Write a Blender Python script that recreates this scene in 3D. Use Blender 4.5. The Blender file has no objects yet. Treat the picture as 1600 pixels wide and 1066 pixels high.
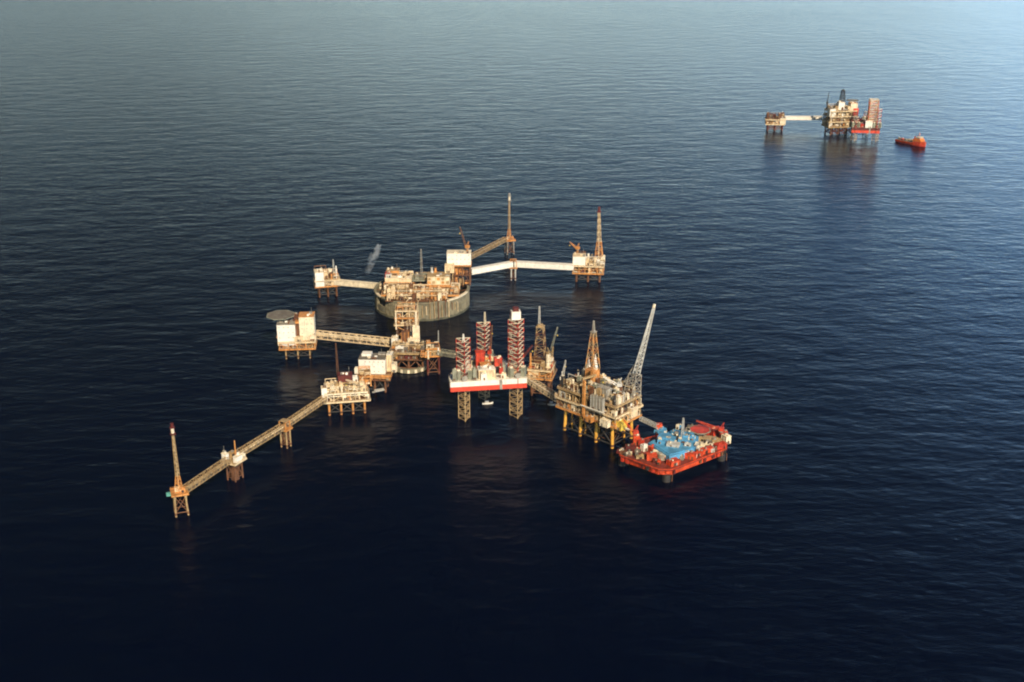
import bpy, math, random
from mathutils import Vector, Matrix
R = math.radians
scene = bpy.context.scene
COL = scene.collection
# ------------------------------------------------------------------ camera geometry
FPX, HORIZ, CH = 1867.0, -185.0, 453.0
PITCH = math.atan((533 - HORIZ) / FPX)
def P(px, py, z=0.0):
    """world point at height z seen at photo pixel (px, py)"""
    x, y = (px - 800) / FPX, -(py - 533) / FPX
    cp, sp = math.cos(PITCH), math.sin(PITCH)
    d = Vector((x, cp + y * sp, -sp + y * cp))
    t = (z - CH) / d.z
    return Vector((0, 0, CH)) + d * t

# ------------------------------------------------------------------ materials
M = {}
def mat(key, col, rough=0.6, var=0.22, rust=0.0, scale=0.25, metal=0.0, rustcol=(0.16, 0.06, 0.02)):
    m = bpy.data.materials.new(key); m.use_nodes = True
    nt = m.node_tree; N, L = nt.nodes, nt.links
    b = N['Principled BSDF']; b.inputs['Roughness'].default_value = rough; b.inputs['Metallic'].default_value = metal
    tc = N.new('ShaderNodeTexCoord')
    n1 = N.new('ShaderNodeTexNoise'); n1.inputs['Scale'].default_value = scale; n1.inputs['Detail'].default_value = 5
    L.new(tc.outputs['Object'], n1.inputs['Vector'])
    r1 = N.new('ShaderNodeMapRange'); r1.inputs[1].default_value = .35; r1.inputs[2].default_value = .65
    L.new(n1.outputs['Fac'], r1.inputs[0])
    mx = N.new('ShaderNodeMix'); mx.data_type = 'RGBA'
    mx.inputs[6].default_value = (*[c * (1 - var) for c in col], 1); mx.inputs[7].default_value = (*[min(1, c * (1 + var * .5)) for c in col], 1)
    L.new(r1.outputs[0], mx.inputs[0]); out = mx.outputs[2]
    if rust > 0:
        mp = N.new('ShaderNodeMapping'); mp.inputs['Scale'].default_value = (.9, .9, .12)
        L.new(tc.outputs['Object'], mp.inputs['Vector'])
        n2 = N.new('ShaderNodeTexNoise'); n2.inputs['Scale'].default_value = 1.0; n2.inputs['Detail'].default_value = 6
        L.new(mp.outputs[0], n2.inputs['Vector'])
        r2 = N.new('ShaderNodeMapRange'); r2.inputs[1].default_value = .58 - .12 * rust; r2.inputs[2].default_value = .78 - .12 * rust
        r2.inputs[4].default_value = min(1, .35 + rust)
        L.new(n2.outputs['Fac'], r2.inputs[0])
        m2 = N.new('ShaderNodeMix'); m2.data_type = 'RGBA'; m2.inputs[7].default_value = (*rustcol, 1)
        L.new(r2.outputs[0], m2.inputs[0]); L.new(out, m2.inputs[6]); out = m2.outputs[2]
    L.new(out, b.inputs['Base Color'])
    M[key] = m
mat('white_paint', (.80, .77, .70), .5, .10, .05)
mat('cream_paint', (.72, .57, .36), .55, .22, .35)
mat('pale_cream', (.76, .67, .50), .55, .18, .2)
mat('tan_paint', (.40, .28, .14), .6, .3, .4)
mat('orange_paint', (.60, .27, .08), .55, .3, .4)
mat('leg_orange', (.80, .43, .07), .55, .3, .3)
mat('brown_steel', (.15, .065, .03), .7, .35, .5)
mat('dark_steel', (.035, .03, .028), .7, .3, .0)
mat('grey_steel', (.30, .28, .24), .6, .3, .3)
mat('silver_steel', (.50, .50, .47), .45, .2, .15)
mat('concrete_wet', (.10, .095, .06), .6, .4, .4, .2, rustcol=(.03, .035, .02))
mat('concrete', (.23, .21, .145), .85, .4, .55, .12, rustcol=(.10, .09, .05))
mat('red_paint', (.50, .045, .02), .55, .35, .25)
mat('flotel_red', (.60, .065, .016), .55, .45, .35, rustcol=(.2, .03, .015))
mat('dark_red', (.11, .016, .013), .6, .25, .2)
mat('deck_red', (.20, .03, .02), .7, .5, .4)
mat('hull_red', (.66, .07, .035), .5, .2, .12)
mat('blue_deck', (.085, .31, .54), .55, .3, .1, .12)
mat('green_grey', (.25, .26, .20), .65, .3, .3)
mat('deck_grey', (.16, .145, .12), .75, .35, .3)
mat('yellow_paint', (.72, .52, .08), .5, .2, .2)
mat('ship_orange', (.74, .20, .035), .5, .15, .0)
mat('turquoise', (.10, .34, .30), .5, .2, .0)
mat('window_grey', (.36, .33, .28), .3, .1, .0)
mat('glass_dark', (.02, .025, .03), .15, .1, .0)
mat('foam', (.75, .78, .78), .8, .1, .0)

# ------------------------------------------------------------------ mesh builder
class MB:
    def __init__(s): s.v = []; s.f = []; s.m = []; s.keys = []
    def k(s, m):
        if m not in s.keys: s.keys.append(m)
        return s.keys.index(m)
    def faces(s, vs, fs, m):
        o = len(s.v); s.v += [tuple(v) for v in vs]; i = s.k(m)
        for f in fs: s.f.append(tuple(o + a for a in f)); s.m.append(i)
    def box(s, x, y, z, w, d, h, m, rz=0.0):
        """centre x, y; z is the bottom"""
        c, n = math.cos(rz), math.sin(rz); vs = []
        for dz in (0, h):
            for dx, dy in ((-w/2, -d/2), (w/2, -d/2), (w/2, d/2), (-w/2, d/2)):
                vs.append((x + dx*c - dy*n, y + dx*n + dy*c, z + dz))
        s.faces(vs, [(3,2,1,0), (4,5,6,7), (0,1,5,4), (1,2,6,5), (2,3,7,6), (3,0,4,7)], m)
    def prism(s, poly, z0, z1, m, scale1=1.0):
        n = len(poly); cx = sum(p[0] for p in poly)/n; cy = sum(p[1] for p in poly)/n
        vs = [(p[0], p[1], z0) for p in poly] + [(cx+(p[0]-cx)*scale1, cy+(p[1]-cy)*scale1, z1) for p in poly]
        s.faces(vs, [tuple(range(n-1, -1, -1)), tuple(range(n, 2*n))] + [(i, (i+1) % n, n+(i+1) % n, n+i) for i in range(n)], m)
    def cyl(s, p0, p1, r0, r1=None, n=10, m='grey_steel', rot=0.0):
        r1 = r0 if r1 is None else r1
        p0, p1 = Vector(p0), Vector(p1); a = (p1 - p0).normalized()
        u = a.cross(Vector((0, 0, 1)))
        u = Vector((1, 0, 0)) if u.length < 1e-4 else u.normalized()
        w = a.cross(u); vs = []
        for p, r in ((p0, r0), (p1, r1)):
            for i in range(n):
                t = rot + 2*math.pi*i/n; vs.append(p + (u*math.cos(t) + w*math.sin(t))*r)
        s.faces(vs, [tuple(range(n)), tuple(range(2*n-1, n-1, -1))] + [(i, n+i, n+(i+1) % n, (i+1) % n) for i in range(n)], m)
    def bar(s, p0, p1, w, m): s.cyl(p0, p1, w*.6, None, 4, m, math.pi/4)
    def path(s, pts, r, m, n=6):
        for a, b in zip(pts[:-1], pts[1:]): s.cyl(a, b, r, None, n, m)
    def lattice(s, p0, p1, w0, w1, nb, leg, br, mats, side=4, up=None, hmat=None):
        p0, p1 = Vector(p0), Vector(p1); a = (p1 - p0).normalized()
        ref = Vector(up) if up else (Vector((0, 1, 0)) if abs(a.z) > .9 else Vector((0, 0, 1)))
        u = a.cross(ref).normalized(); w = a.cross(u)
        def ring(t):
            c = p0.lerp(p1, t); q = (w0 + (w1 - w0)*t) / 2
            if side == 4: return [c + u*q*i + w*q*j for i, j in ((-1,-1), (1,-1), (1,1), (-1,1))]
            return [c + (u*math.cos(t2) + w*math.sin(t2))*q*1.15 for t2 in (R(90), R(210), R(330))]
        prev = ring(0)
        for b in range(nb):
            m = mats[b % len(mats)]; cur = ring((b+1)/nb)
            for i in range(side):
                j = (i+1) % side
                s.bar(prev[i], cur[i], leg, m); s.bar(cur[i], cur[j], br*(1.5 if hmat else 1), hmat or m)
                if b % 2: s.bar(prev[i], cur[j], br, m)
                else: s.bar(prev[j], cur[i], br, m)
            prev = cur
    def build(s, name, parent=None, loc=None):
        me = bpy.data.meshes.new(name); me.from_pydata(s.v, [], s.f)
        for k in s.keys: me.materials.append(M[k])
        me.polygons.foreach_set('material_index', s.m); me.update()
        o = bpy.data.objects.new(name, me); COL.objects.link(o)
        if parent: o.parent = parent
        if loc is not None: o.location = loc
        return o
def tag(o, label=None, cat=None, group=None, kind=None):
    for k, v in (('label', label), ('category', cat), ('group', group), ('kind', kind)):
        if v: o[k] = v
    return o
def thing(name, label, cat, loc, rot=0.0, group=None):
    o = bpy.data.objects.new(name, None); COL.objects.link(o)
    o.empty_display_size = 5; o.location = (loc[0], loc[1], 0); o.rotation_euler = (0, 0, rot)
    return tag(o, label, cat, group)

# ------------------------------------------------------------------ platform parts
def jacket(root, W, D, nx, ny, z, r, m, bm=None, batter=1.0, zs=-12, cx=0, cy=0, name='jacket_leg', extra=True):
    bm = bm or m; pts = {}
    for i in range(nx):
        for j in range(ny):
            x = cx + (-W/2 + W*i/(nx-1) if nx > 1 else 0); y = cy + (-D/2 + D*j/(ny-1) if ny > 1 else 0)
            xb, yb = cx + (x-cx)*batter, cy + (y-cy)*batter
            pts[i, j] = (Vector((xb, yb, zs)), Vector((x, y, z)))
            b = MB(); b.cyl(pts[i, j][0], pts[i, j][1], r, None, 10, m)
            b.cyl((x, y, z-3), (x, y, z-.02), r*1.35, None, 10, m)
            if extra: b.cyl(pts[i, j][0].lerp(pts[i, j][1], (1.2-zs)/(z-zs)), pts[i, j][0].lerp(pts[i, j][1], (3.4-zs)/(z-zs)), r*1.12, None, 10, 'brown_steel')
            b.build(name, root)
    b = MB()
    at = lambda k, h: pts[k][0].lerp(pts[k][1], (h - zs)/(z - zs))
    pairs = [((i, j), (i+1, j)) for i in range(nx-1) for j in range(ny)] + [((i, j), (i, j+1)) for i in range(nx) for j in range(ny-1)]
    for k1, k2 in pairs:
        b.cyl(at(k1, 3), at(k2, 3), r*.5, None, 6, bm)
        b.cyl(at(k1, 3), at(k2, z-2), r*.45, None, 6, bm)
        b.cyl(at(k2, 3), at(k1, z-2), r*.45, None, 6, bm)
    if pairs: b.build('jacket_bracing', root)
def deck(root, W, D, z, t, m, edge=None, cx=0, cy=0, rail=True, name='deck', railm='cream_paint'):
    b = MB(); b.box(cx, cy, z-t, W, D, t, m); e = edge or m
    for sgn in (-1, 1):
        b.box(cx, cy + sgn*(D/2+.25), z-t-.4, W+1.0, .5, t+.55, e); b.box(cx + sgn*(W/2+.25), cy, z-t-.4, .5, D-.02, t+.55, e)
    n = max(2, int(W/6))
    for i in range(n): b.box(cx - W/2 + W*(i+.5)/n, cy, z-t-1.2, .5, D-1, 1.19, 'brown_steel')
    b.build(name, root)
    if rail:
        b = MB()
        for sgn in (-1, 1):
            for h in (.65, 1.25):
                b.bar((cx-W/2, cy+sgn*(D/2+.2), z+h), (cx+W/2, cy+sgn*(D/2+.2), z+h), .13, railm)
                b.bar((cx+sgn*(W/2+.2), cy-D/2, z+h), (cx+sgn*(W/2+.2), cy+D/2, z+h), .13, railm)
            for i in range(int(W/3)+1): b.bar((cx-W/2+3*i, cy+sgn*(D/2+.2), z), (cx-W/2+3*i, cy+sgn*(D/2+.2), z+1.3), .13, railm)
            for i in range(int(D/3)+1): b.bar((cx+sgn*(W/2+.2), cy-D/2+3*i, z), (cx+sgn*(W/2+.2), cy-D/2+3*i, z+1.3), .13, railm)
        b.build('railing', root)
def columns(root, W, D, nx, ny, z0, z1, w, m, cx=0, cy=0):
    b = MB()
    for i in range(nx):
        for j in range(ny):
            if 0 < i < nx-1 and 0 < j < ny-1: continue
            x, y = cx-W/2+W*i/(nx-1), cy-D/2+D*j/(ny-1); b.box(x, y, z0+.02, w, w, z1-z0-.04, m)
    for j in (0, ny-1):
        for i in range(nx-1):
            a, c = cx-W/2+W*i/(nx-1), cx-W/2+W*(i+1)/(nx-1); y = cy-D/2+D*j/(ny-1)
            if (i+j) % 2: b.bar((a, y, z0+.4), (c, y, z1-.6), w*.6, m)
            else: b.bar((c, y, z0+.4), (a, y, z1-.6), w*.6, m)
    b.build('deck_frame', root)
def module(root, x, y, z, w, d, h, m, rng, name='equipment_module', rz=0, ribs=True, roof=None, door=True, rib=None):
    b = MB(); z += .02; b.box(x, y, z, w, d, h, m, rz)
    c, n = math.cos(rz), math.sin(rz)
    T = lambda dx, dy: (x + dx*c - dy*n, y + dx*n + dy*c)
    rm = rib or m
    if ribs:
        k = max(2, int(w/3.2))
        for i in range(k+1):
            for sg in (-1, 1):
                px_, py_ = T(-w/2 + w*i/k, sg*(d/2+.12)); b.box(px_, py_, z, .38, .3, h-.02, rm, rz)
        k = max(2, int(d/3.2))
        for i in range(1, k):
            for sg in (-1, 1):
                px_, py_ = T(sg*(w/2+.12), -d/2 + d*i/k); b.box(px_, py_, z, .3, .38, h-.02, rm, rz)
    b.box(x, y, z+h, w+.5, d+.5, .3, roof or m, rz)
    if door:
        for k in range(rng.randint(1, 3)):
            dx = rng.uniform(-w*.35, w*.35); px_, py_ = T(dx, -(d/2+.16)); hh = min(2.4, h*.6)
            b.box(px_, py_, z+.3, 1.3, .36, hh, rng.choice(['dark_steel', 'grey_steel', 'brown_steel']), rz)
    for k in range(rng.randint(1, 3)):
        px_, py_ = T(rng.uniform(-w*.35, w*.35), rng.uniform(-d*.35, d*.35))
        b.box(px_, py_, z+h+.3, rng.uniform(.8, min(3, w*.4)), rng.uniform(.8, min(3, d*.4)), rng.uniform(.5, 1.6), rng.choice([m, 'grey_steel', 'pale_cream']), rz)
    return b.build(name, root)
def vessel(root, x, y, z, L, r, m, along='x', name='pressure_vessel'):
    b = MB(); d = Vector((1, 0, 0)) if along == 'x' else Vector((0, 1, 0)); c = Vector((x, y, z+r+.8))
    b.cyl(c-d*L/2, c+d*L/2, r, None, 14, m)
    for sg in (-1, 1): b.cyl(c+d*sg*L/2, c+d*sg*(L/2+r*.45), r, r*.45, 14, m)
    for sg in (-.3, .3): b.box(x+d.x*L*sg, y+d.y*L*sg, z+.02, 1.0 if along == 'x' else r*1.5, r*1.5 if along == 'x' else 1.0, r*.7+.5, 'brown_steel')
    return b.build(name, root)
def tank_v(root, x, y, z, h, r, m, name='storage_vessel'):
    b = MB(); b.cyl((x, y, z+.02), (x, y, z+h), r, None, 14, m); b.cyl((x, y, z+h), (x, y, z+h+r*.4), r, r*.3, 14, m)
    b.cyl((x, y, z+h*.5), (x, y, z+h*.5+.35), r*1.12, None, 14, 'grey_steel'); return b.build(name, root)
def exhaust(root, x, y, z, h, r, m='silver_steel', name='exhaust_stack'):
    b = MB(); b.cyl((x, y, z), (x, y, z+h), r, None, 10, m); b.cyl((x, y, z+h), (x, y, z+h+1.0), r*1.3, None, 10, 'dark_steel')
    b.cyl((x, y, z), (x, y, z+h*.3), r*1.5, None, 10, m); return b.build(name, root)
def fill(root, x0, x1, y0, y1, z, hm, cell, pal, rng, perim=False, dens=.85, hmin=.35):
    nx, ny = max(1, round((x1-x0)/cell)), max(1, round((y1-y0)/cell)); cw, cd = (x1-x0)/nx, (y1-y0)/ny
    pipes = MB()
    for i in range(nx):
        for j in range(ny):
            if perim and 0 < i < nx-1 and 0 < j < ny-1: continue
            x, y = x0+cw*(i+.5), y0+cd*(j+.5); t = rng.random(); m = rng.choice(pal); h = hm*rng.uniform(hmin, 1)
            if t > dens: continue
            if t < .5*dens: module(root, x, y, z, cw*rng.uniform(.6, .9), cd*rng.uniform(.6, .9), h, m, rng, name=rng.choice(['equipment_module', 'equipment_box', 'equipment_block']))  # same clutter box each time, only its name is drawn at random
            elif t < .66*dens:
                r = min(hm*.4, min(cw, cd)*rng.uniform(.18, .32)); vessel(root, x, y, z, max(cw, cd)*.7, r, m, 'x' if rng.random() < .6 else 'y')
            elif t < .8*dens: tank_v(root, x, y, z, h*.9, min(cw, cd)*rng.uniform(.2, .36), m)
            else:
                for q in range(4):
                    yy = y - cd*.4 + cd*.8*q/3; hh = rng.uniform(1, hm*.8)
                    pipes.path([(x-cw*.5, yy, z+.1), (x-cw*.5, yy, z+hh), (x+cw*.5, yy, z+hh), (x+cw*.5, yy, z+.1)], rng.uniform(.22, .5), rng.choice(pal))
                for q in (-.48, .48): pipes.box(x+cw*q, y, z+hm*.5, .4, cd*.9, .4, 'brown_steel')
    for q in range(3):
        yy = rng.uniform(y0, y1); hh = hm*rng.uniform(.5, 1.0)
        pipes.path([(x0, yy, z+.1), (x0, yy, z+hh), (x1, yy, z+hh), (x1, yy, z+.1)], rng.uniform(.25, .5), rng.choice(pal))
    pipes.build('pipework', root)
def crane(root, x, y, z, ph, bl, az, el, m, boomm=None):
    b = MB(); b.cyl((x, y, z+.02), (x, y, z+ph), 1.3, 1.1, 12, m); b.cyl((x, y, z+ph), (x, y, z+ph+.8), 2.1, None, 12, 'grey_steel')
    c = b.build('crane', root)
    a = Vector((math.cos(az), math.sin(az), 0)); zt = z+ph+.8
    b = MB(); b.box(x, y, zt+.02, 4.5, 3.4, 3, m, az); b.box(x+a.x*2.4, y+a.y*2.4, zt+1.2, .4, 2.4, 1.4, 'glass_dark', az)
    b.bar((x-a.x, y-a.y, zt+3), (x-a.x*2, y-a.y*2, zt+8), .5, m); b.bar((x+a.x, y+a.y, zt+3), (x-a.x*2, y-a.y*2, zt+8), .5, m)
    b.build('cab', c)
    tip = Vector((x, y, zt+1.5)) + a*bl*math.cos(el) + Vector((0, 0, bl*math.sin(el)))
    b = MB(); b.lattice(Vector((x, y, zt+1.5))+a*2, tip, 1.8, .8, max(4, int(bl/3)), .3, .2, [boomm or m])
    b.bar((x-a.x*2, y-a.y*2, zt+8), tip, .12, 'dark_steel'); b.cyl(tip, tip-Vector((0, 0, bl*.3)), .1, None, 5, 'dark_steel')
    b.box(tip.x, tip.y, tip.z-bl*.3-1, .9, .9, 1, 'yellow_paint'); b.build('boom', c)
    return c
def derrick(root, x, y, z, h, w0, w1, m, name='derrick', nb=None, leg=.6, br=.35, crown='cream_paint'):
    b = MB(); b.lattice((x, y, z+.05), (x, y, z+h), w0, w1, nb or max(5, int(h/5)), leg, br, m if isinstance(m, list) else [m])
    o = b.build(name, root)
    b = MB(); b.box(x, y, z+h+.02, w1+1.4, w1+1.4, .8, crown); b.box(x, y, z+h+.82, w1*.7, w1*.7, 1.8, crown); b.bar((x, y, z+h+2), (x, y, z+h+6), .3, crown)
    b.build('crown_block', o); return o
def helideck(root, x, y, z, r, m='deck_grey', post=None, rot=R(22.5), mark=True):
    b = MB(); poly = [(x+r*math.cos(rot+R(45*i)), y+r*math.sin(rot+R(45*i))) for i in range(8)]
    b.prism(poly, z-.9, z, m)
    h = b.build('helideck', root)
    b = MB()
    for i in range(8):
        a, c = poly[i], poly[(i+1) % 8]; b.bar((a[0], a[1], z-.3), (c[0], c[1], z-.3), .8, 'green_grey')
    b.build('edge_net', h)
    b = MB(); n = 40
    vs = [(x+rr*math.cos(2*math.pi*i/n), y+rr*math.sin(2*math.pi*i/n), z+.012) for rr in (r*.52, r*.6) for i in range(n)]
    b.faces(vs, [(i, n+i, n+(i+1) % n, (i+1) % n)[::-1] for i in range(n)], 'tan_paint')
    for dx, w, d in ((-1.3, .6, 4.6), (1.3, .6, 4.6)): b.faces([(x+dx-w/2, y-d/2, z+.012), (x+dx+w/2, y-d/2, z+.012), (x+dx+w/2, y+d/2, z+.012), (x+dx-w/2, y+d/2, z+.012)], [(0, 1, 2, 3)], 'tan_paint')
    b.faces([(x-.98, y-.3, z+.012), (x+.98, y-.3, z+.012), (x+.98, y+.3, z+.012), (x-.98, y+.3, z+.012)], [(0, 1, 2, 3)], 'tan_paint')
    if mark: b.build('landing_circle', h)
    if post:
        for i in range(0, 8, 2): b = MB(); b.bar((poly[i][0]*.8+x*.2, poly[i][1]*.8+y*.2, z-.9), (x+(post[0]-x)*.55+math.cos(i)*2, y+(post[1]-y)*.55+math.sin(i)*2, post[2]), .7, 'grey_steel'); b.build('support_strut', h)
def quarters(root, x, y, z, w, d, h, m, rng, rz=0, floors=None, roof='grey_steel', name='accommodation_block', win=True):
    b = MB(); z += .02; b.box(x, y, z, w, d, h, m, rz); c, n = math.cos(rz), math.sin(rz)
    T = lambda dx, dy: (x + dx*c - dy*n, y + dx*n + dy*c)
    b.box(x, y, z+h, w+.6, d+.6, .35, roof, rz)
    fl = floors or max(1, round(h/3.6))
    o = b.build(name, root)
    if win:
        me = None
        def pane(px_, py_, zz, sx, sy):
            b = MB(); b.box(0, 0, 0, sx, sy, 1.0, 'window_grey'); q = b.build('window', o, (px_, py_, zz)); q.rotation_euler = (0, 0, rz)
        fl = max(1, round(h/5)); nw, nd = max(2, int(w/4)), max(2, int(d/4.5))
        for f in range(fl):
            zz = z + h*(f+.42)/fl
            for i in range(nw):
                if rng.random() < .2: continue
                pane(*T(-w/2 + w*(i+.5)/nw, -d/2-.04), zz, 1.1, .12)
            for i in range(nd):
                for sg in (-1, 1):
                    if rng.random() < .3: continue
                    pane(*T(sg*(w/2+.04), -d/2 + d*(i+.5)/nd), zz, .12, 1.1)
    for k in range(rng.randint(3, 6)):
        b = MB(); px_, py_ = T(rng.uniform(-w*.42, w*.42), rng.uniform(-d*.4, d*.4)); b.box(px_, py_, z+h+.36, rng.uniform(1, w*.22), rng.uniform(1, d*.25), rng.uniform(.8, 2.2), rng.choice(['white_paint', 'grey_steel', 'pale_cream', 'brown_steel']), rz); b.build('roof_unit', o)
    b = MB()
    px_, py_ = T(w*.3, d*.3); b.bar((px_, py_, z+h+.36), (px_, py_, z+h+6), .25, 'grey_steel'); b.build('antenna', o); return o
def bridge(name, label, p0, p1, w, h, m, cm=None, pipes=3, clad=False, group='bridges linking the platforms', pm='pale_cream', legm=.45):
    p0, p1 = Vector(p0), Vector(p1); d = p1-p0; az = math.atan2(d.y, d.x); Lh = Vector((d.x, d.y)).length
    t = thing(name, label, 'bridge', p0, az, group); cm = cm or m
    Z = lambda x: p0.z + (p1.z-p0.z)*x/Lh
    # walkway
    b = MB()
    vs = [(0, -w/2+.3, Z(0)), (Lh, -w/2+.3, Z(Lh)), (Lh, w/2-.3, Z(Lh)), (0, w/2-.3, Z(0))]
    b.faces(vs + [(v[0], v[1], v[2]-.4) for v in vs], [(0, 1, 2, 3), (7, 6, 5, 4), (0, 4, 5, 1), (1, 5, 6, 2), (2, 6, 7, 3), (3, 7, 4, 0)], 'deck_grey'); b.build('walkway', t)
    n = max(3, int(Lh/(h*1.05))); b = MB()
    for sg in (-1, 1):
        y = sg*w/2
        b.bar((0, y, Z(0)-.2), (Lh, y, Z(Lh)-.2), legm*1.2, m); b.bar((0, y, Z(0)+h), (Lh, y, Z(Lh)+h), legm*1.2, m)
        for i in range(n+1):
            x = Lh*i/n; b.bar((x, y, Z(x)), (x, y, Z(x)+h), legm, m)
            if i < n:
                x2 = Lh*(i+1)/n
                if i % 2: b.bar((x, y, Z(x)), (x2, y, Z(x2)+h), legm*.8, m)
                else: b.bar((x, y, Z(x)+h), (x2, y, Z(x2)), legm*.8, m)
    for i in range(n+1):
        x = Lh*i/n; b.bar((x, -w/2, Z(x)+h), (x, w/2, Z(x)+h), legm*.8, m); b.bar((x, -w/2, Z(x)-.6), (x, w/2, Z(x)-.6), legm*.8, m)
    b.build('truss', t)
    if clad:
        b = MB(); k = max(4, int(Lh/6))
        for i in range(k):
            xa, xb = Lh*i/k+.12, Lh*(i+1)/k-.12
            for sg in (-1, 1):
                y = sg*(w/2+.35); e = .09
                v = [(xa, y-e, Z(xa)+.1), (xb, y-e, Z(xb)+.1), (xb, y-e, Z(xb)+h*.93), (xa, y-e, Z(xa)+h*.93)]
                v2 = [(q[0], y+e, q[2]) for q in v]
                b.faces(v+v2, [(0, 1, 2, 3), (7, 6, 5, 4), (0, 4, 5, 1), (1, 5, 6, 2), (2, 6, 7, 3), (3, 7, 4, 0)], cm)
            v = [(xa, -w/2-.2, Z(xa)+h+.45), (xb, -w/2-.2, Z(xb)+h+.45), (xb, w/2+.2, Z(xb)+h+.45), (xa, w/2+.2, Z(xa)+h+.45)]
            b.faces(v+[(q[0], q[1], q[2]+.15) for q in v], [(3, 2, 1, 0), (4, 5, 6, 7), (0, 1, 5, 4), (1, 2, 6, 5), (2, 3, 7, 6), (3, 0, 4, 7)], cm)
        b.build('cladding', t)
    for i in range(pipes):
        y = -w*.32 + w*.64*i/max(1, pipes-1); b = MB()
        b.cyl((-.5, y, Z(0)+h*.45+.4*(i % 2)), (Lh+.5, y, Z(Lh)+h*.45+.4*(i % 2)), .42+.12*(i % 2), None, 8, pm if i % 2 else m); b.build('pipe', t)
    return t

# ================================================================== SETTING
sea_m = bpy.data.materials.new('sea_water'); sea_m.use_nodes = True
nt = sea_m.node_tree; N, L = nt.nodes, nt.links
bs = N['Principled BSDF']; bs.inputs['Base Color'].default_value = (.0001, .0007, .0085, 1); bs.inputs['Roughness'].default_value = .22; bs.inputs['Specular IOR Level'].default_value = .26; bs.inputs['IOR'].default_value = 1.25
tc = N.new('ShaderNodeTexCoord')
def wave(sx, sy, rot, detail, amp, prev):
    mp = N.new('ShaderNodeMapping'); mp.inputs['Scale'].default_value = (1/sx, 1/sy, 1); mp.inputs['Rotation'].default_value = (0, 0, R(rot))
    mp.vector_type = 'TEXTURE'; mp.inputs['Scale'].default_value = (sx, sy, 1)
    L.new(tc.outputs['Object'], mp.inputs['Vector'])
    n = N.new('ShaderNodeTexNoise'); n.inputs['Scale'].default_value = 1; n.inputs['Detail'].default_value = detail; n.inputs['Roughness'].default_value = .5
    n.noise_dimensions = '2D'; L.new(mp.outputs[0], n.inputs['Vector'])
    mu = N.new('ShaderNodeMath'); mu.operation = 'MULTIPLY_ADD'; mu.inputs[1].default_value = amp
    L.new(n.outputs['Fac'], mu.inputs[0])
    if prev: L.new(prev, mu.inputs[2])
    else: mu.inputs[2].default_value = 0
    return mu.outputs[0]
h = wave(70, 34, 8, 2, 1.15, None)
h = wave(26, 12, -9, 2, .55, h)
h = wave(9, 5.5, 14, 3, .36, h)
pn = N.new('ShaderNodeTexNoise'); pn.noise_dimensions = '2D'; pn.inputs['Scale'].default_value = .0028; pn.inputs['Detail'].default_value = 3; L.new(tc.outputs['Object'], pn.inputs['Vector'])
pr = N.new('ShaderNodeMapRange'); pr.inputs[1].default_value = .35; pr.inputs[2].default_value = .65; pr.inputs[3].default_value = .97; pr.inputs[4].default_value = .99; L.new(pn.outputs['Fac'], pr.inputs[0])
rr = N.new('ShaderNodeMapRange'); rr.inputs[1].default_value = .35; rr.inputs[2].default_value = .65; rr.inputs[3].default_value = .245; rr.inputs[4].default_value = .25; L.new(pn.outputs['Fac'], rr.inputs[0]); L.new(rr.outputs[0], bs.inputs['Roughness'])
bump = N.new('ShaderNodeBump'); bump.inputs['Strength'].default_value = 1.0; bump.inputs['Distance'].default_value = 1.0
L.new(pr.outputs[0], bump.inputs['Strength']); L.new(h, bump.inputs['Height']); L.new(bump.outputs[0], bs.inputs['Normal'])
M['sea_water'] = sea_m
b = MB(); SR = 40000
b.faces([(-SR, -SR, 0), (SR, -SR, 0), (SR, SR, 0), (-SR, SR, 0)], [(0, 1, 2, 3)], 'sea_water')
tag(b.build('sea'), kind='structure')
# haze
hz = bpy.data.materials.new('haze_air'); hz.use_nodes = True; nt = hz.node_tree
for n_ in list(nt.nodes): nt.nodes.remove(n_)
o_ = nt.nodes.new('ShaderNodeOutputMaterial'); pv = nt.nodes.new('ShaderNodeVolumePrincipled')
pv.inputs['Color'].default_value = (.42, .72, 1.0, 1); pv.inputs['Density'].default_value = HAZE = 1.0e-5
nt.links.new(pv.outputs[0], o_.inputs['Volume']); M['haze_air'] = hz
b = MB(); b.box(0, 0, -1.0, SR*2+2000, SR*2+2000, 472, 'haze_air'); tag(b.build('haze'), kind='stuff')

# ================================================================== STORAGE TANK
rng = random.Random(3)
c = P(660, 477)
T = thing('storage_tank_platform', 'huge round concrete oil storage tank with ribbed wall carrying tan process decks', 'oil platform', c)
RT, HT = 54.0, 20.0
b = MB(); n = 120
def ringseg(b, r0, r1, z0, z1, a0, a1, m):
    p = [(r0*math.cos(a0), r0*math.sin(a0)), (r1*math.cos(a0), r1*math.sin(a0)), (r1*math.cos(a1), r1*math.sin(a1)), (r0*math.cos(a1), r0*math.sin(a1))]
    b.prism(p, z0, z1, m)
for i in range(n):
    a0, a1 = 2*math.pi*i/n, 2*math.pi*(i+1)/n; deg = math.degrees(a0)
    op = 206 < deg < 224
    ringseg(b, RT-.69, RT+.06, -10, 2.6+.9*math.sin(i*1.7)*math.sin(i*.6), a0, a1, 'concrete_wet')
    ringseg(b, RT-2.2, RT-.7, -10, 10.5 if op else HT, a0, a1, 'concrete')
    if op: ringseg(b, RT-4.2, RT-3.4, 0, 18.5, a0, a1, 'dark_steel')  # dark plates behind the opening paint in the shade of the moat
    if not op: ringseg(b, RT-.7, RT, -10, HT-.02, a0, a0+(a1-a0)*.4, 'concrete')
    for zz in (2.0, 8.5, 14.5):
        if op and zz > 8: continue
        ringseg(b, RT-.7, RT-.12, zz, zz+1.3, a0+(a1-a0)*.4, a1, 'concrete')
    if op: ringseg(b, RT-2.2, RT-.7, 17.8, HT, a0, a1, 'concrete')
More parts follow.
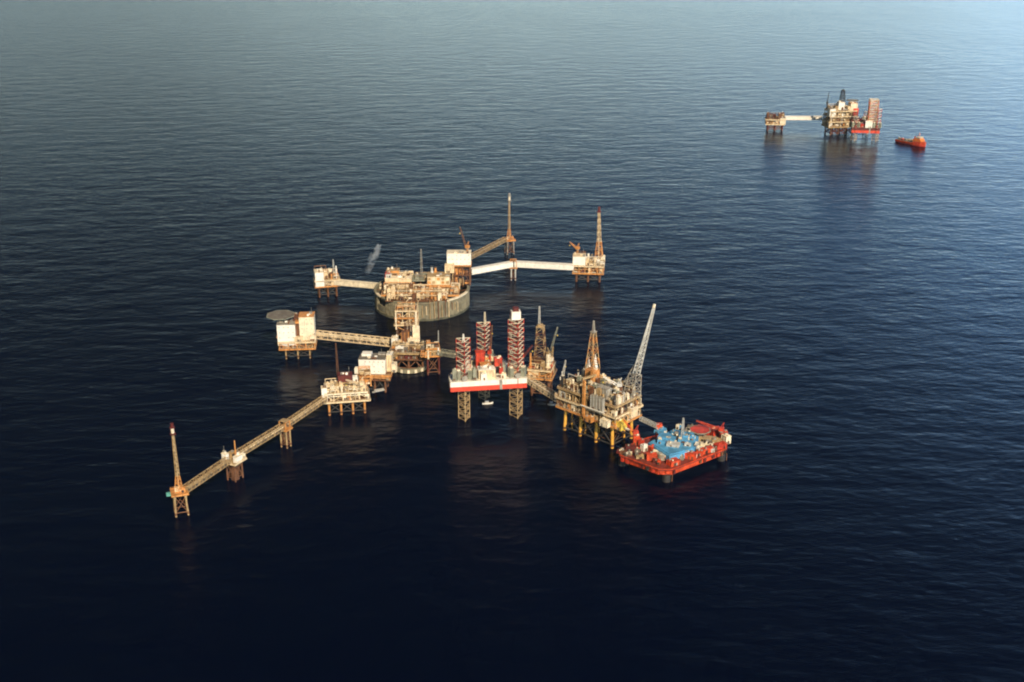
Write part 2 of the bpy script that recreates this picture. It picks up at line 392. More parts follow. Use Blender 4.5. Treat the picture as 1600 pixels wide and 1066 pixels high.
b.build('breakwater_wall', T)
b = MB()
for i in range(n): ringseg(b, RT-2.6, RT+.5, HT+.01, HT+1.3, 2*math.pi*i/n, 2*math.pi*(i+1)/n, 'pale_cream' if 300 < i*360/n < 345 or 198 < i*360/n < 216 else 'concrete')
b.build('parapet', T)
b = MB(); lob = [(40*math.cos(2*math.pi*i/72)*(1+.035*abs(math.cos(4.5*2*math.pi*i/72))), 40*math.sin(2*math.pi*i/72)*(1+.035*abs(math.cos(4.5*2*math.pi*i/72)))) for i in range(72)]
b.prism(lob, -10, 17.5, 'concrete'); b.build('inner_tank', T)
for i in range(24):
    b = MB(); a = 2*math.pi*i/24; b.bar((40*math.cos(a), 40*math.sin(a), 17), (52*math.cos(a), 52*math.sin(a), 19), .8, 'brown_steel'); b.build('moat_strut', T)
deck(T, 86, 54, 22.5, 1.2, 'brown_steel', 'orange_paint', cy=-3)
warm = ['cream_paint', 'tan_paint', 'orange_paint', 'brown_steel', 'pale_cream', 'cream_paint', 'tan_paint']
# left block
quarters(T, -26, 3, 22.5, 30, 20, 12, 'cream_paint', rng, roof='pale_cream', name='process_building', win=False)
quarters(T, -33, 9, 34.9, 14, 10, 5, 'orange_paint', rng, roof='tan_paint', name='process_building', win=False)
module(T, -38, -2, 22.5, 5, 8, 17, 'red_paint', rng)
fill(T, -40, -10, -8, 12, 35.0, 4.5, 6, ['cream_paint', 'white_paint', 'tan_paint', 'silver_steel'], rng, dens=.6)
fill(T, -42, -8, -29, -8, 22.5, 9, 4.8, warm, rng, dens=.95)
fill(T, -43, -34, -8, 20, 22.5, 8, 5, warm, rng, dens=.9)
fill(T, -30, 28, 16, 23, 22.5, 9, 5, warm, rng, dens=.9)
# middle
deck(T, 26, 24, 32, .8, 'green_grey', 'green_grey', cx=3, cy=6, rail=False, name='upper_deck')
columns(T, 24, 22, 4, 4, 22.5, 31, .9, 'brown_steel', 3, 6)
fill(T, -8, 14, -4, 16, 32, 3.5, 6, ['green_grey', 'grey_steel', 'tan_paint'], rng, dens=.6)
fill(T, -8, 10, -28, -6, 22.5, 8, 4.8, warm + ['white_paint', 'brown_steel'], rng, dens=.95)
b = MB(); b.lattice((0, 2, 32), (0, 2, 66), 2.4, 1.0, 10, .3, .22, ['grey_steel']); b.build('radio_mast', T)
# right block
columns(T, 25, 17, 4, 3, 22.5, 29, 1.0, 'orange_paint', 20, -8)
deck(T, 27, 19, 30, .8, 'deck_grey', 'orange_paint', cx=20, cy=-8, rail=False, name='upper_deck')
fill(T, 8, 32, -16, 0, 22.5, 6, 6, warm, rng, perim=True)
quarters(T, 20, -8, 30, 25, 17, 9.5, 'cream_paint', rng, roof='tan_paint', name='process_building', win=False)
b = MB()
for i in range(5):
    for j in range(2):
        b.box(9.5+5.2*i, -16.58, 31.2+4.2*j, 3.4, .3, 3.0, ['orange_paint', 'tan_paint', 'pale_cream'][(i+j) % 3])
b.build('louvre_panels', T)
exhaust(T, 12, -2, 39.5, 7, 1.2); exhaust(T, 16, -1, 39.5, 6, 1.2, 'orange_paint')
fill(T, 10, 42, -29, -17, 22.5, 6.5, 4.8, warm, rng, dens=.95)
fill(T, 34, 43, -16, 0, 22.5, 7, 5, warm, rng, dens=.95)
# tall far right white block on brown steel
columns(T, 26, 14, 4, 3, 22.5, 46, 1.1, 'brown_steel', 42, 10)
deck(T, 28, 16, 47, .9, 'brown_steel', 'orange_paint', cx=42, cy=10, rail=False, name='upper_deck')
fill(T, 30, 54, 4, 16, 22.5, 11, 6, ['brown_steel', 'orange_paint', 'tan_paint', 'brown_steel'], rng, perim=True, dens=.95)
b = MB(); b.box(42, 10, 34.5, 27, 15, .6, 'brown_steel'); b.build('upper_deck', T)
fill(T, 30, 54, 4, 16, 35.2, 10, 6, ['brown_steel', 'orange_paint', 'tan_paint', 'orange_paint'], rng, perim=True, dens=.95)
quarters(T, 42.5, 10, 47, 27, 14, 13.5, 'white_paint', rng, roof='pale_cream')
module(T, 32, -1, 40, 10, 7, 9, 'cream_paint', rng)
for x, y in ((32, -1), (28.5, -3), (35.5, -3)): b = MB(); b.box(x, y, 22.6, .9, .9, 17.3, 'tan_paint'); b.build('module_post', T)
crane(T, 52, 12, 60.9, 3, 24, R(150), R(66), 'orange_paint', 'brown_steel')
# riser pipes outside the front wall
b = MB()
for i in range(15):
    a = R(256 + i*4.6 + rng.uniform(-.6, .6)); r_ = RT+.9
    zt = rng.uniform(15, 23)
    b.path([(r_*math.cos(a), r_*math.sin(a), rng.uniform(1, 9)), (r_*math.cos(a), r_*math.sin(a), zt), ((r_-8)*math.cos(a), (r_-8)*math.sin(a), zt+.4)], rng.uniform(.35, .7), rng.choice(['tan_paint', 'cream_paint', 'tan_paint', 'brown_steel']))
b.build('risers', T)
fill(T, -36, 30, -46, -31, 21.4, 7.5, 4.8, warm + ['pale_cream', 'orange_paint'], rng, dens=.95)
b = MB(); b.box(-3, -38.5, 20.3, 68, 16, 1.0, 'brown_steel'); b.build('upper_deck', T)

# ================================================================== TOWER PLATFORM IN FRONT OF TANK
rng = random.Random(5)
c = P(636, 524)
T2 = thing('riser_tower_platform', 'narrow cream riser tower platform of stacked decks against the front of the round tank', 'oil platform', c, R(2))
jacket(T2, 20, 14, 2, 2, 14, 1.1, 'brown_steel', 'orange_paint')
for i, z in enumerate((15, 23, 31)):
    deck(T2, 25-1.5*i, 17, z, .9, 'brown_steel', 'orange_paint' if i % 2 else 'cream_paint')
    if i < 2: columns(T2, 23-1.5*i, 15, 4, 3, z, z+6.8, .9, 'cream_paint')
    fill(T2, -11+i, 11-i, -7.5, 7.5, z, 6.2 if i < 2 else 4.5, 5.5, ['cream_paint', 'pale_cream', 'orange_paint', 'tan_paint'], rng, perim=True, dens=.95)
b = MB(); b.box(10.6, -9.2, 3, 2.2, .8, 27, 'pale_cream'); b.box(-10.6, -9.2, 10, 1.4, .8, 19, 'pale_cream'); b.build('cable_duct', T2)
a0 = P(638, 508, 24); a1 = P(638, 531, 24)

# ================================================================== CENTRAL HUB PLATFORM
rng = random.Random(7)
c = P(641, 574)
T3 = thing('hub_platform', 'low brown hub platform with round grey landing ring where four bridges meet', 'oil platform', c, R(-4))
jacket(T3, 28, 18, 3, 2, 19.5, 1.1, 'brown_steel')
b = MB(); n = 48
for i in range(n):
    a0_, a1_ = 2*math.pi*i/n, 2*math.pi*(i+1)/n; ringseg(b, 14.5, 18, .6, 4.5, a0_, a1_, 'concrete')
    if i % 3 == 0: ringseg(b, 18, 18.5, .8, 4.2, a0_, a1_, 'pale_cream')
b.build('landing_ring', T3)
for i in range(8): b = MB(); b.bar((14.6*math.cos(R(45*i)), 14.6*math.sin(R(45*i)), 3.6), (11*math.cos(R(45*i)), 8*math.sin(R(45*i)), 12), .7, 'brown_steel'); b.build('ring_strut', T3)
deck(T3, 37, 28, 20.5, 1.0, 'deck_grey', 'tan_paint'); deck(T3, 33, 24, 13.5, .8, 'brown_steel', 'brown_steel', rail=False, name='lower_deck')
fill(T3, -16, 16, -12, 12, 13.5, 5, 6, ['brown_steel', 'orange_paint', 'tan_paint', 'dark_red'], rng, perim=True)
fill(T3, -17, 17, -13, 13, 20.5, 5.5, 4.2, ['tan_paint', 'brown_steel', 'cream_paint', 'tan_paint', 'orange_paint', 'deck_grey'], rng, dens=.8)
quarters(T3, -16, 9, 20.5, 6, 7, 8, 'white_paint', rng, roof='pale_cream', name='control_cabin')
module(T3, 3, 8, 20.5, 11, 4, 7, 'pale_cream', rng); module(T3, -8, -10, 20.5, 8, 3, 5, 'white_paint', rng)
module(T3, -6, 12, 20.5, 7, 5, 13, 'brown_steel', rng, rib='orange_paint'); module(T3, 5, 13, 20.5, 6, 4, 18, 'pale_cream', rng)
for k in range(4): exhaust(T3, 12+1.7*k, 4-3*k, 20.5, 7+k % 2, .5, 'cream_paint', 'vent_pipe')

# ================================================================== SMALL ORANGE PLATFORM
rng = random.Random(11)
c = P(677, 583)
T4 = thing('wellhead_platform', 'tiny orange wellhead platform between hub platform and striped jack-up rig', 'oil platform', c, R(8))
jacket(T4, 11, 9, 2, 2, 20, .9, 'dark_red', 'brown_steel')
deck(T4, 16, 14, 21, 1, 'brown_steel', 'orange_paint'); deck(T4, 13, 11, 28, .7, 'tan_paint', 'orange_paint', rail=True, name='upper_deck')
columns(T4, 12, 10, 3, 3, 21, 27.2, .7, 'orange_paint')
fill(T4, -7, 7, -6, 6, 21, 5.5, 4.5, ['orange_paint', 'cream_paint', 'tan_paint', 'orange_paint'], rng, dens=.95)
fill(T4, -6, 6, -5, 5, 28, 5, 4.5, ['orange_paint', 'dark_steel', 'brown_steel', 'pale_cream'], rng, dens=.9)
b = MB(); b.cyl((5, -6.6, 21), (5, -6.6, 29), .8, None, 8, 'white_paint'); b.cyl((-5, -6.8, 18), (-5, -6.8, 27), 1.0, None, 8, 'pale_cream'); b.build('riser', T4)
b = MB(); b.lattice((6, 4, 28), (6.3, 4, 43), 1.2, .4, 7, .22, .16, ['silver_steel']); b.build('vent_mast', T4)

# ================================================================== WHITE HOUSE PLATFORM
rng = random.Random(13)
c = P(588, 608)
T5 = thing('accommodation_platform', 'white flat-roofed accommodation block on short brown legs above cream process platform', 'oil platform', c, R(-3))
jacket(T5, 20, 14, 3, 2, 17.5, 1.0, 'brown_steel', 'dark_steel')
deck(T5, 32, 20, 18.5, 1, 'brown_steel', 'orange_paint')
fill(T5, -15, 15, -10.5, -8.5, 13.8, 3, 4, ['orange_paint', 'brown_steel', 'tan_paint'], rng)
b = MB(); b.box(0, -3, 12.8, 31, 15, .8, 'brown_steel'); b.build('lower_deck', T5)
quarters(T5, -2, 1, 18.5, 25, 16, 14.5, 'white_paint', rng, roof='deck_grey', win=True, floors=4)
b = MB(); b.box(-8, 3, 33.9, 9, 8, 2.2, 'white_paint'); b.box(6, 5, 33.9, 7, 5, 1.5, 'grey_steel'); b.build('roof_house', T5)
quarters(T5, 13.5, 4, 18.5, 5, 9, 17, 'cream_paint', rng, roof='white_paint', name='stair_tower', win=False)
module(T5, 18, 1, 18.5, 4, 7, 8, 'pale_cream', rng); module(T5, -16, -5, 18.5, 5, 5, 5, 'white_paint', rng)

# ================================================================== CREAM PROCESS PLATFORM
rng = random.Random(17)
c = P(542, 640)
T6 = thing('process_platform', 'cluttered cream process platform with dark red block on top at head of flare bridge', 'oil platform', c, R(10))
jacket(T6, 32, 20, 4, 2, 13.5, 1.0, 'orange_paint', 'dark_steel')
deck(T6, 42, 28, 14.5, 1, 'brown_steel', 'cream_paint'); deck(T6, 38, 25, 22, .9, 'tan_paint', 'pale_cream', name='upper_deck')
columns(T6, 38, 24, 6, 4, 14.5, 21, .9, 'cream_paint')
fill(T6, -20, 20, -13, 13, 14.5, 5.8, 4.2, ['cream_paint', 'pale_cream', 'tan_paint', 'cream_paint', 'orange_paint'], rng, perim=True, dens=.95)
fill(T6, -18, 18, -12, 12, 22, 6.5, 4.2, ['cream_paint', 'pale_cream', 'pale_cream', 'cream_paint', 'tan_paint'], rng, dens=.95)
quarters(T6, 0, 3, 28, 13, 9, 6, 'dark_red', rng, roof='dark_red', name='turbine_house', win=False)
b = MB(); b.box(0, 3, 22.02, 12, 8, 5.9, 'tan_paint'); b.build('turbine_base', T6)
module(T6, 9, 0, 27.5, 4, 4, 5, 'white_paint', rng); b = MB(); b.box(9, 0, 22.02, 3.4, 3.4, 5.5, 'cream_paint'); b.build('module_post', T6)
quarters(T6, -19.5, -9, 14.5, 5, 6, 13, 'white_paint', rng, roof='pale_cream', name='stair_tower', win=False)
columns(T6, 10, 14, 3, 3, 22, 31, .8, 'orange_paint', 18, 6)
b = MB(); b.box(18, 6, 31, 11, 15, .7, 'orange_paint'); b.build('upper_deck', T6)
fill(T6, 13, 23, 0, 13, 31.7, 5, 5, ['orange_paint', 'tan_paint', 'cream_paint'], rng, dens=.9)
fill(T6, 13, 23, 0, 13, 22.1, 8, 5, ['orange_paint', 'pale_cream', 'yellow_paint'], rng, dens=.95)
b = MB(); b.lattice((-6, 10, 22), (-6.5, 10, 62), 2.2, .8, 14, .3, .2, ['brown_steel']); b.build('vent_mast', T6)
crane(T6, 14, -10, 22, 5, 16, R(200), R(24), 'cream_paint')
b = MB(); b.bar((24, 4, 13.8), (34, 7, 13.8), 1.6, 'grey_steel'); b.box(31, 6, 14.4, 9, 5, .5, 'silver_steel', R(15)); b.build('landing_stage', T6)

# ================================================================== NEAR FLARE LINE
fz = 18.0
F0, F1, F2, F3 = P(507, 626, fz), P(445, 668, fz), P(365, 717, fz), P(284, 772, fz)
def cut(a, b_, s0, s1):
    d = (b_-a).normalized(); return a+d*s0, b_-d*s1
bridge('flare_bridge', 'tan truss bridge running from cream process platform to first trestle of flare line', *cut(F0, F1, 0, 3), 5.2, 4.2, 'tan_paint', pipes=4, pm='cream_paint')
bridge('flare_bridge', 'tan truss bridge between the small orange trestle and the white-decked trestle', *cut(F1, F2, 3, 7), 5.2, 4.2, 'tan_paint', pipes=4, pm='cream_paint')
bridge('flare_bridge', 'tan truss bridge ending at the near tall flare tower standing alone', *cut(F2, F3, 7, 4), 5.2, 4.2, 'tan_paint', pipes=4, pm='tan_paint')
az = math.atan2(F1.y-F2.y, F1.x-F2.x)
t = thing('bridge_trestle', 'small orange bridge trestle halfway along near flare line, without cabins', 'bridge support', F1, az, 'bridge trestles')
jacket(t, 5, 6, 2, 2, fz-1.2, .7, 'tan_paint', 'brown_steel')
deck(t, 8, 9, fz-.6, .7, 'orange_paint', 'orange_paint', railm='orange_paint'); b = MB()
for sx in (-1, 1):
    for sy in (-1, 1): b.box(sx*2.9, sy*3.2, fz-.5, .8, .8, 6, 'orange_paint')
b.box(0, 3.2, fz+5.5, 6.6, .7, .8, 'orange_paint'); b.box(0, -3.2, fz+5.5, 6.6, .7, .8, 'orange_paint'); b.box(0, 0, fz+6.32, 6, 7, .5, 'tan_paint'); b.build('portal_frame', t)
rng = random.Random(19)
t = thing('bridge_trestle', 'wider bridge trestle with white cabins and a thin post near the lone flare tower', 'bridge support', F2, az, 'bridge trestles')
b = MB(); b.cyl((0, 0, -12), (0, 0, fz-1.5), 3.6, 3.2, 14, 'brown_steel'); b.build('jacket_leg', t)
jacket(t, 9, 8, 2, 2, fz-1.2, .7, 'brown_steel')
deck(t, 14, 14, fz-.6, .8, 'tan_paint', 'cream_paint')
quarters(t, -1, -5.2, fz-.6, 7, 3.4, 5, 'white_paint', rng, name='cabin', roof='pale_cream', win=False); quarters(t, -5.5, 3.6, fz-.6, 3, 5, 7, 'white_paint', rng, name='cabin', roof='pale_cream', win=False)
module(t, 4, 5, fz-.6, 4, 3, 4, 'tan_paint', rng); module(t, 5, -5, fz-.6, 3, 3, 4, 'pale_cream', rng)
b = MB(); b.cyl((4.5, 1.5, fz-.6), (4.5, 1.5, fz+14), .7, .5, 8, 'orange_paint'); b.build('vent_post', t)

def flare_tower(name, label, px, py, z, topz, w, group, tip='dark_red', legs='tan_paint', mast='tan_paint', px_batter=1.25, low='orange_paint'):
    c = P(px, py); t = thing(name, label, 'flare tower', c, R(20), group)
    jacket(t, w, w, 2, 2, z-1, .75, legs, 'brown_steel', px_batter)
    deck(t, w+4, w+4, z, .8, 'orange_paint', 'orange_paint', railm='orange_paint')
    rg = random.Random(px)
    module(t, -1, 1, z, w*.5, w*.4, 3, 'cream_paint', rg); module(t, w*.35, -w*.3, z, 2.6, 2.6, 3.4, 'orange_paint', rg)
    H = topz-z
    b = MB(); b.lattice((0, 0, z+.05), (0, 0, z+H*.22), w*.75, w*.36, 4, .6, .36, [low], 3); b.lattice((0, 0, z+H*.22), (0, 0, z+H*.86), w*.36, 1.5, 14, .42, .28, [mast], 3)
    b.cyl((0, 0, z), (0, 0, z+H*.9), .42, .34, 8, 'cream_paint'); b.build('lattice_mast', t)
    b = MB(); b.cyl((0, 0, z+H*.86), (0, 0, z+H*.93), 1.25, None, 10, 'pale_cream'); b.cyl((0, 0, z+H*.93), (0, 0, topz), 1.0, 1.3, 10, tip); b.box(0, 0, z+H*.845, 4, 4, .5, tip); b.box(0, 0, z+H*.935, 3.6, 3.6, .4, tip); b.build('flare_tip', t)
    return t
t = flare_tower('flare_tower', 'tall thin flare tower with dark red tip standing nearest and alone at bridge end', 284, 802, fz+1, 76, 8, 'flare towers')
b = MB(); b.box(-8.2, -1, fz-.8, 3.2, 2.6, 2.4, 'turquoise'); b.box(-6.6, -1, fz-1.4, 3.6, .8, .5, 'brown_steel'); b.build('cabin', t)

# ================================================================== FAR FLARE TOWER + BRIDGE
flare_tower('flare_tower', 'tall flare tower with white head behind the long white bridge right of the tank', 796, 396, 19, 80, 8, 'flare towers', 'grey_steel', 'grey_steel', 'tan_paint', 1.2)
A, B = P(735, 404, 20), P(792, 375, 19)
A2, B2 = cut(A, B, 0, 4)
bridge('flare_bridge', 'brown inclined-looking truss bridge from white block on the tank to far flare tower', A2, B2, 5, 4.5, 'tan_paint', pipes=3, pm='cream_paint')

# ================================================================== WHITE BRIDGE TO RIGHT PLATFORM
rng = random.Random(23)
W0, W1, W2 = P(736, 428, 17), P(802, 416, 17), P(896, 421, 17)
bridge('covered_bridge', 'white clad bridge from right side of round tank to its slim midway trestle', *cut(W0, W1, 0, 2), 5, 6, 'white_paint', 'white_paint', 2, True)
bridge('covered_bridge', 'white clad bridge from midway trestle to white platform with orange vent tower', *cut(W1, W2, 2, 0), 5, 6, 'white_paint', 'white_paint', 2, True)
t = thing('bridge_trestle', 'slim grey trestle holding up the kink in the white clad bridge', 'bridge support', W1, 0, 'bridge trestles')
jacket(t, 5, 6, 2, 2, 15.6, .8, 'silver_steel', 'brown_steel'); deck(t, 9, 9, 16.2, .6, 'brown_steel', 'orange_paint')
b = MB()
for sx in (-1, 1):
    for sy in (-1, 1): b.box(sx*3.6, sy*3.6, 16.25, .8, .8, 8, 'orange_paint')
b.box(0, -3.6, 24.3, 8, .8, .8, 'orange_paint'); b.box(0, 3.6, 24.3, 8, .8, .8, 'orange_paint'); b.build('portal_frame', t)
c = P(919, 437)
T7 = thing('process_platform', 'cream boxy platform with tall tapering orange and white vent tower', 'oil platform', c, R(-6))
jacket(T7, 28, 18, 3, 2, 11, 1.2, 'brown_steel', 'dark_steel')
deck(T7, 37, 25, 12, 1, 'brown_steel', 'orange_paint'); deck(T7, 38, 25, 21, .9, 'brown_steel', 'cream_paint', name='upper_deck'); columns(T7, 36, 23, 6, 4, 12, 20, .9, 'orange_paint')
fill(T7, -18, 18, -12, 12, 12, 7, 4.4, ['orange_paint', 'cream_paint', 'brown_steel', 'pale_cream', 'dark_red'], rng, perim=True, dens=.95)
quarters(T7, -11, -4, 21, 15, 14, 11, 'white_paint', rng, roof='cream_paint', win=False, name='process_building')
fill(T7, -3, 19, -12, 12, 21, 10, 4.2, ['cream_paint', 'pale_cream', 'cream_paint', 'tan_paint', 'white_paint'], rng, dens=.95)
fill(T7, -17, -4, 3, 12, 21, 12, 5, ['brown_steel', 'orange_paint', 'tan_paint'], rng)
b = MB(); b.lattice((12, 2, 21), (12, 2, 48), 11, 5, 6, .9, .5, ['orange_paint'], 4); b.lattice((12, 2, 48), (11, 2, 84), 4.4, 2.2, 9, .65, .4, ['cream_paint', 'tan_paint'], 4); b.cyl((12, 2, 21), (11, 2, 86), .8, .6, 10, 'cream_paint'); vt = b.build('vent_tower', T7)
b = MB(); b.cyl((11, 2, 84.1), (11, 2, 91), 1.6, 1.3, 10, 'dark_red'); b.box(11, 2, 84.4, 5, 5, .5, 'dark_red'); b.build('vent_tip', vt)
crane(T7, -14, 8, 32, 3, 12, R(160), R(30), 'orange_paint')

# ================================================================== UPPER LEFT PLATFORM
rng = random.Random(29)
c = P(512, 461)
T8 = thing('process_platform', 'small cream box platform on legs left of the round tank, farther one', 'oil platform', c, R(14))
jacket(T8, 20, 13, 3, 2, 13, 1.0, 'brown_steel', 'dark_steel'); deck(T8, 29, 19, 14, 1, 'brown_steel', 'orange_paint')
columns(T8, 27, 17, 4, 3, 14, 20, .9, 'cream_paint'); deck(T8, 29, 19, 21, .9, 'tan_paint', 'cream_paint', name='upper_deck')
fill(T8, -14, 14, -9.5, 9.5, 14, 6, 5, ['cream_paint', 'pale_cream', 'orange_paint', 'pale_cream'], rng, perim=True, dens=1)
quarters(T8, -9, -3, 14.1, 10, 14, 17, 'white_paint', rng, roof='pale_cream', win=False, name='process_building')
fill(T8, -3, 13, -9, 9, 21, 8, 4.6, ['cream_paint', 'pale_cream', 'orange_paint', 'cream_paint', 'brown_steel'], rng, dens=.95)
fill(T8, -13, 0, 3, 9, 21, 14, 4.5, ['dark_steel', 'brown_steel'], rng, dens=.9)
b = MB(); b.cyl((11, -4, 21), (11, -4, 36), .8, None, 8, 'white_paint'); b.lattice((9, 5, 21), (9, 5, 41), 1.6, .8, 8, .3, .2, ['silver_steel']); b.build('vent_mast', T8)
A, B = P(523, 444, 15), P(600, 451, 15)
bridge('covered_bridge', 'short cream bridge from small cream box platform to left side of round tank', A, B, 4.5, 5.2, 'pale_cream', 'pale_cream', 2, True)

# ================================================================== LEFT QUARTERS PLATFORM WITH HELIDECK
rng = random.Random(31)
c = P(467, 556)
T9 = thing('quarters_platform', 'two-block white living quarters platform with flat grey helideck, leftmost of the cluster', 'oil platform', c, R(5))
jacket(T9, 24, 15, 3, 2, 11, .8, 'tan_paint', 'dark_steel')
deck(T9, 36, 22, 12, 1, 'brown_steel', 'orange_paint'); columns(T9, 35, 21, 5, 3, 12, 18, .9, 'orange_paint')
deck(T9, 37, 22, 19, .9, 'tan_paint', 'cream_paint', name='upper_deck')
fill(T9, -17, 17, -10, 10, 12, 5.8, 4.2, ['orange_paint', 'cream_paint', 'pale_cream', 'brown_steel', 'tan_paint'], rng, perim=True, dens=1)
quarters(T9, -10, -3, 15.5, 18, 14, 22, 'white_paint', rng, roof='grey_steel', floors=5)
quarters(T9, 10.5, 1, 19, 15, 15, 25, 'pale_cream', rng, roof='orange_paint', floors=6)
b = MB(); b.box(1, 2, 19.1, 3.8, 10, 17, 'brown_steel'); b.box(1, -2, 37, 4, 8, 2, 'orange_paint'); b.build('stair_tower', T9)
fill(T9, -2, 5, -2, 8, 39, 6, 4, ['orange_paint', 'brown_steel', 'dark_red'], rng)
helideck(T9, -16, 6, 43, 14.5, 'deck_grey', (-10, -2, 37.6), mark=False)
module(T9, 16, -8, 19, 5, 5, 6, 'pale_cream', rng); module(T9, 2, -9, 19, 8, 3, 5, 'cream_paint', rng)
for k in range(2):
    b = MB(); b.cyl((-19.4, -6+6*k, 23), (-19.4, -2.6+6*k, 23), 1.3, None, 10, 'orange_paint'); b.cyl((-19.4, -2.6+6*k, 23), (-19.4, -1.8+6*k, 23), 1.3, .5, 10, 'orange_paint'); b.build('lifeboat', T9)
A, B = P(494, 527, 16), P(616, 540, 16)
bridge('covered_bridge', 'long brown and cream ribbed bridge from white living quarters to hub platform', A, B, 6, 6.5, 'cream_paint', 'tan_paint', 4, False, pm='pale_cream', legm=.8)

# bridges inside the cluster
A, B = P(638, 509, 24), P(638, 535, 22)
bridge('linking_bridge', 'short dark truss bridge between hub platform and cream riser tower', A, B, 8, 7, 'brown_steel', pipes=4, pm='cream_paint')
A, B = P(597, 573, 20), P(617, 556, 20)
bridge('linking_bridge', 'short brown bridge from white accommodation block to hub platform', A, B, 5, 4.5, 'tan_paint', pipes=3)
A, B = P(562, 606, 20), P(572, 592, 20)
bridge('linking_bridge', 'very short orange bridge between cream process platform and white accommodation block', A, B, 5, 4.5, 'orange_paint', pipes=3)
A, B = P(658, 556, 20), P(669, 556, 20)
bridge('linking_bridge', 'stubby orange bridge between hub platform and tiny orange wellhead platform', A, B, 5, 4.5, 'orange_paint', pipes=3)
A, B = P(687, 553, 22), P(712, 557, 24)
bridge('linking_bridge', 'greenish grey walkway bridge from tiny orange wellhead platform to jack-up rig', A, B, 7, 4, 'green_grey', pipes=3, pm='pale_cream')

# ================================================================== JACK-UP RIG
rng = random.Random(37)
def jackup(label, pA, pC, pB, hz0, hz1, front, hA, hC, hB, seg, small=False, hull_l='hull_red', hull_u='white_paint', overh=9.0, back=10.0):
    A, C, Bk = P(*pA), P(*pC), P(*pB)
    az = math.atan2(C.y-A.y, C.x-A.x); root = thing('jackup_rig', label, 'drilling rig', (A+C)/2, az, 'jack-up rigs')
    inv = Matrix.Rotation(-az, 3, 'Z'); loc = lambda p: inv @ (p-(A+C)/2)
    a, c_, k = loc(A), loc(C), loc(Bk)
    ov = overh if small else overh+4
    poly = [(a.x-ov, a.y-overh*.9), (c_.x+overh*.9, c_.y-overh*.9), (c_.x+overh*.9, c_.y+overh*.8), (k.x+overh, k.y+back), (k.x-overh, k.y+back), (a.x-ov, a.y+overh*.8)]
    hm = hz0 + (hz1-hz0)*.48
    b = MB(); b.prism(poly, hz0, hm, hull_l); b.prism([(p[0]*1.003, p[1]-.0) for p in poly], hm+.004, hz1, hull_u)
    b.box(a.x+(c_.x-a.x)*.68, a.y-overh*.9-.1, hz0+.1, 2.4, .5, hz1-hz0-.2, 'grey_steel')
    h = b.build('hull', root)
    b = MB()
    for i in range(len(poly)):
        p, q = Vector((*poly[i], hz1)), Vector((*poly[(i+1) % len(poly)], hz1)); b.bar(p+Vector((0, 0, 1.2)), q+Vector((0, 0, 1.2)), .16, 'pale_cream')
        L_ = (q-p).length
        for j in range(int(L_/3)): x = p.lerp(q, j*3/L_); b.bar(x, x+Vector((0, 0, 1.2)), .16, 'pale_cream')
    b.build('railing', h)
    lw = lambda p: 13.8 if p is c_ else 12.2
    for p, H in ((a, hA), (c_, hC), (k, hB)):
        b = MB(); nb = int((H+12)/seg)
        b.lattice((p.x, p.y, -12), (p.x, p.y, hz0), lw(p)*.82, lw(p)*.82, max(4, int((hz0+12)/seg)), .8, .5, ['tan_paint'], 3)
        b.lattice((p.x, p.y, hz0), (p.x, p.y, H), lw(p), lw(p), int((H-hz0)/seg), .75, .42, ['red_paint', 'dark_red'] if not small else ['hull_red', 'dark_red'], 3, hmat='pale_cream')
        n_ = int((H-hz0)/(seg*1.5))
        b.build('leg', root)
        for ang in (90, 210, 330):
            b = MB(); x, y = p.x+6.6*math.cos(R(ang)), p.y+6.6*math.sin(R(ang)); b.box(x, y, hz1+.02, 4, 4, 9, 'green_grey', R(ang)); b.box(x, y, hz1+9.02, 3, 3, 1.2, 'pale_cream', R(ang)); b.build('jackhouse', root)
    return root, a, c_, k
J, a, c_, k = jackup('red and white striped three-legged jack-up rig with white over red hull', (726, 655), (807, 650), (757, 623), 30.8, 40, None, 77, 92, 75, 3.9)
mid = (a+c_+k)/3
quarters(J, a.x+20, a.y-1, 40, 15, 9, 9, 'cream_paint', rng, roof='white_paint', floors=3)
module(J, a.x+22, a.y+12, 40, 12, 8, 8, 'orange_paint', rng); module(J, a.x+17, a.y-6, 40, 5, 4, 6, 'white_paint', rng)
module(J, a.x+33, a.y-2, 40, 3, 3, 9, 'red_paint', rng); module(J, a.x+31, a.y+3, 49.5, 7, 5, 7, 'red_paint', rng, rib='dark_red')
for sx in (-1, 1):
    for sy in (-1, 1): b = MB(); b.box(a.x+31+sx*2.6, a.y+3+sy*1.8, 40.02, .8, .8, 9.4, 'dark_red'); b.build('module_post', J)
module(J, a.x+17, a.y+22, 40, 8, 7, 16, 'red_paint', rng, rib='dark_red')
fill(J, a.x+10, c_.x-9, a.y+8, k.y-8, 40, 7, 6, ['brown_steel', 'deck_grey', 'orange_paint', 'green_grey', 'cream_paint', 'tan_paint'], rng, dens=.85)
fill(J, a.x+28, c_.x-10, a.y-6, a.y+8, 40, 5, 5, ['brown_steel', 'deck_grey', 'pale_cream', 'green_grey'], rng, dens=.8)
module(J, c_.x-13, a.y+4, 40, 6, 6, 10, 'green_grey', rng)
for dx in (-9, 9): module(J, a.x+dx, a.y-5.5, 40, 3, 3, 11, 'green_grey', rng)
for q_ in (a, c_): b = MB(); b.cyl((q_.x, q_.y-7.2, 43), (q_.x, q_.y-8.4, 43), 2.6, None, 14, 'grey_steel'); b.build('cable_reel', J)
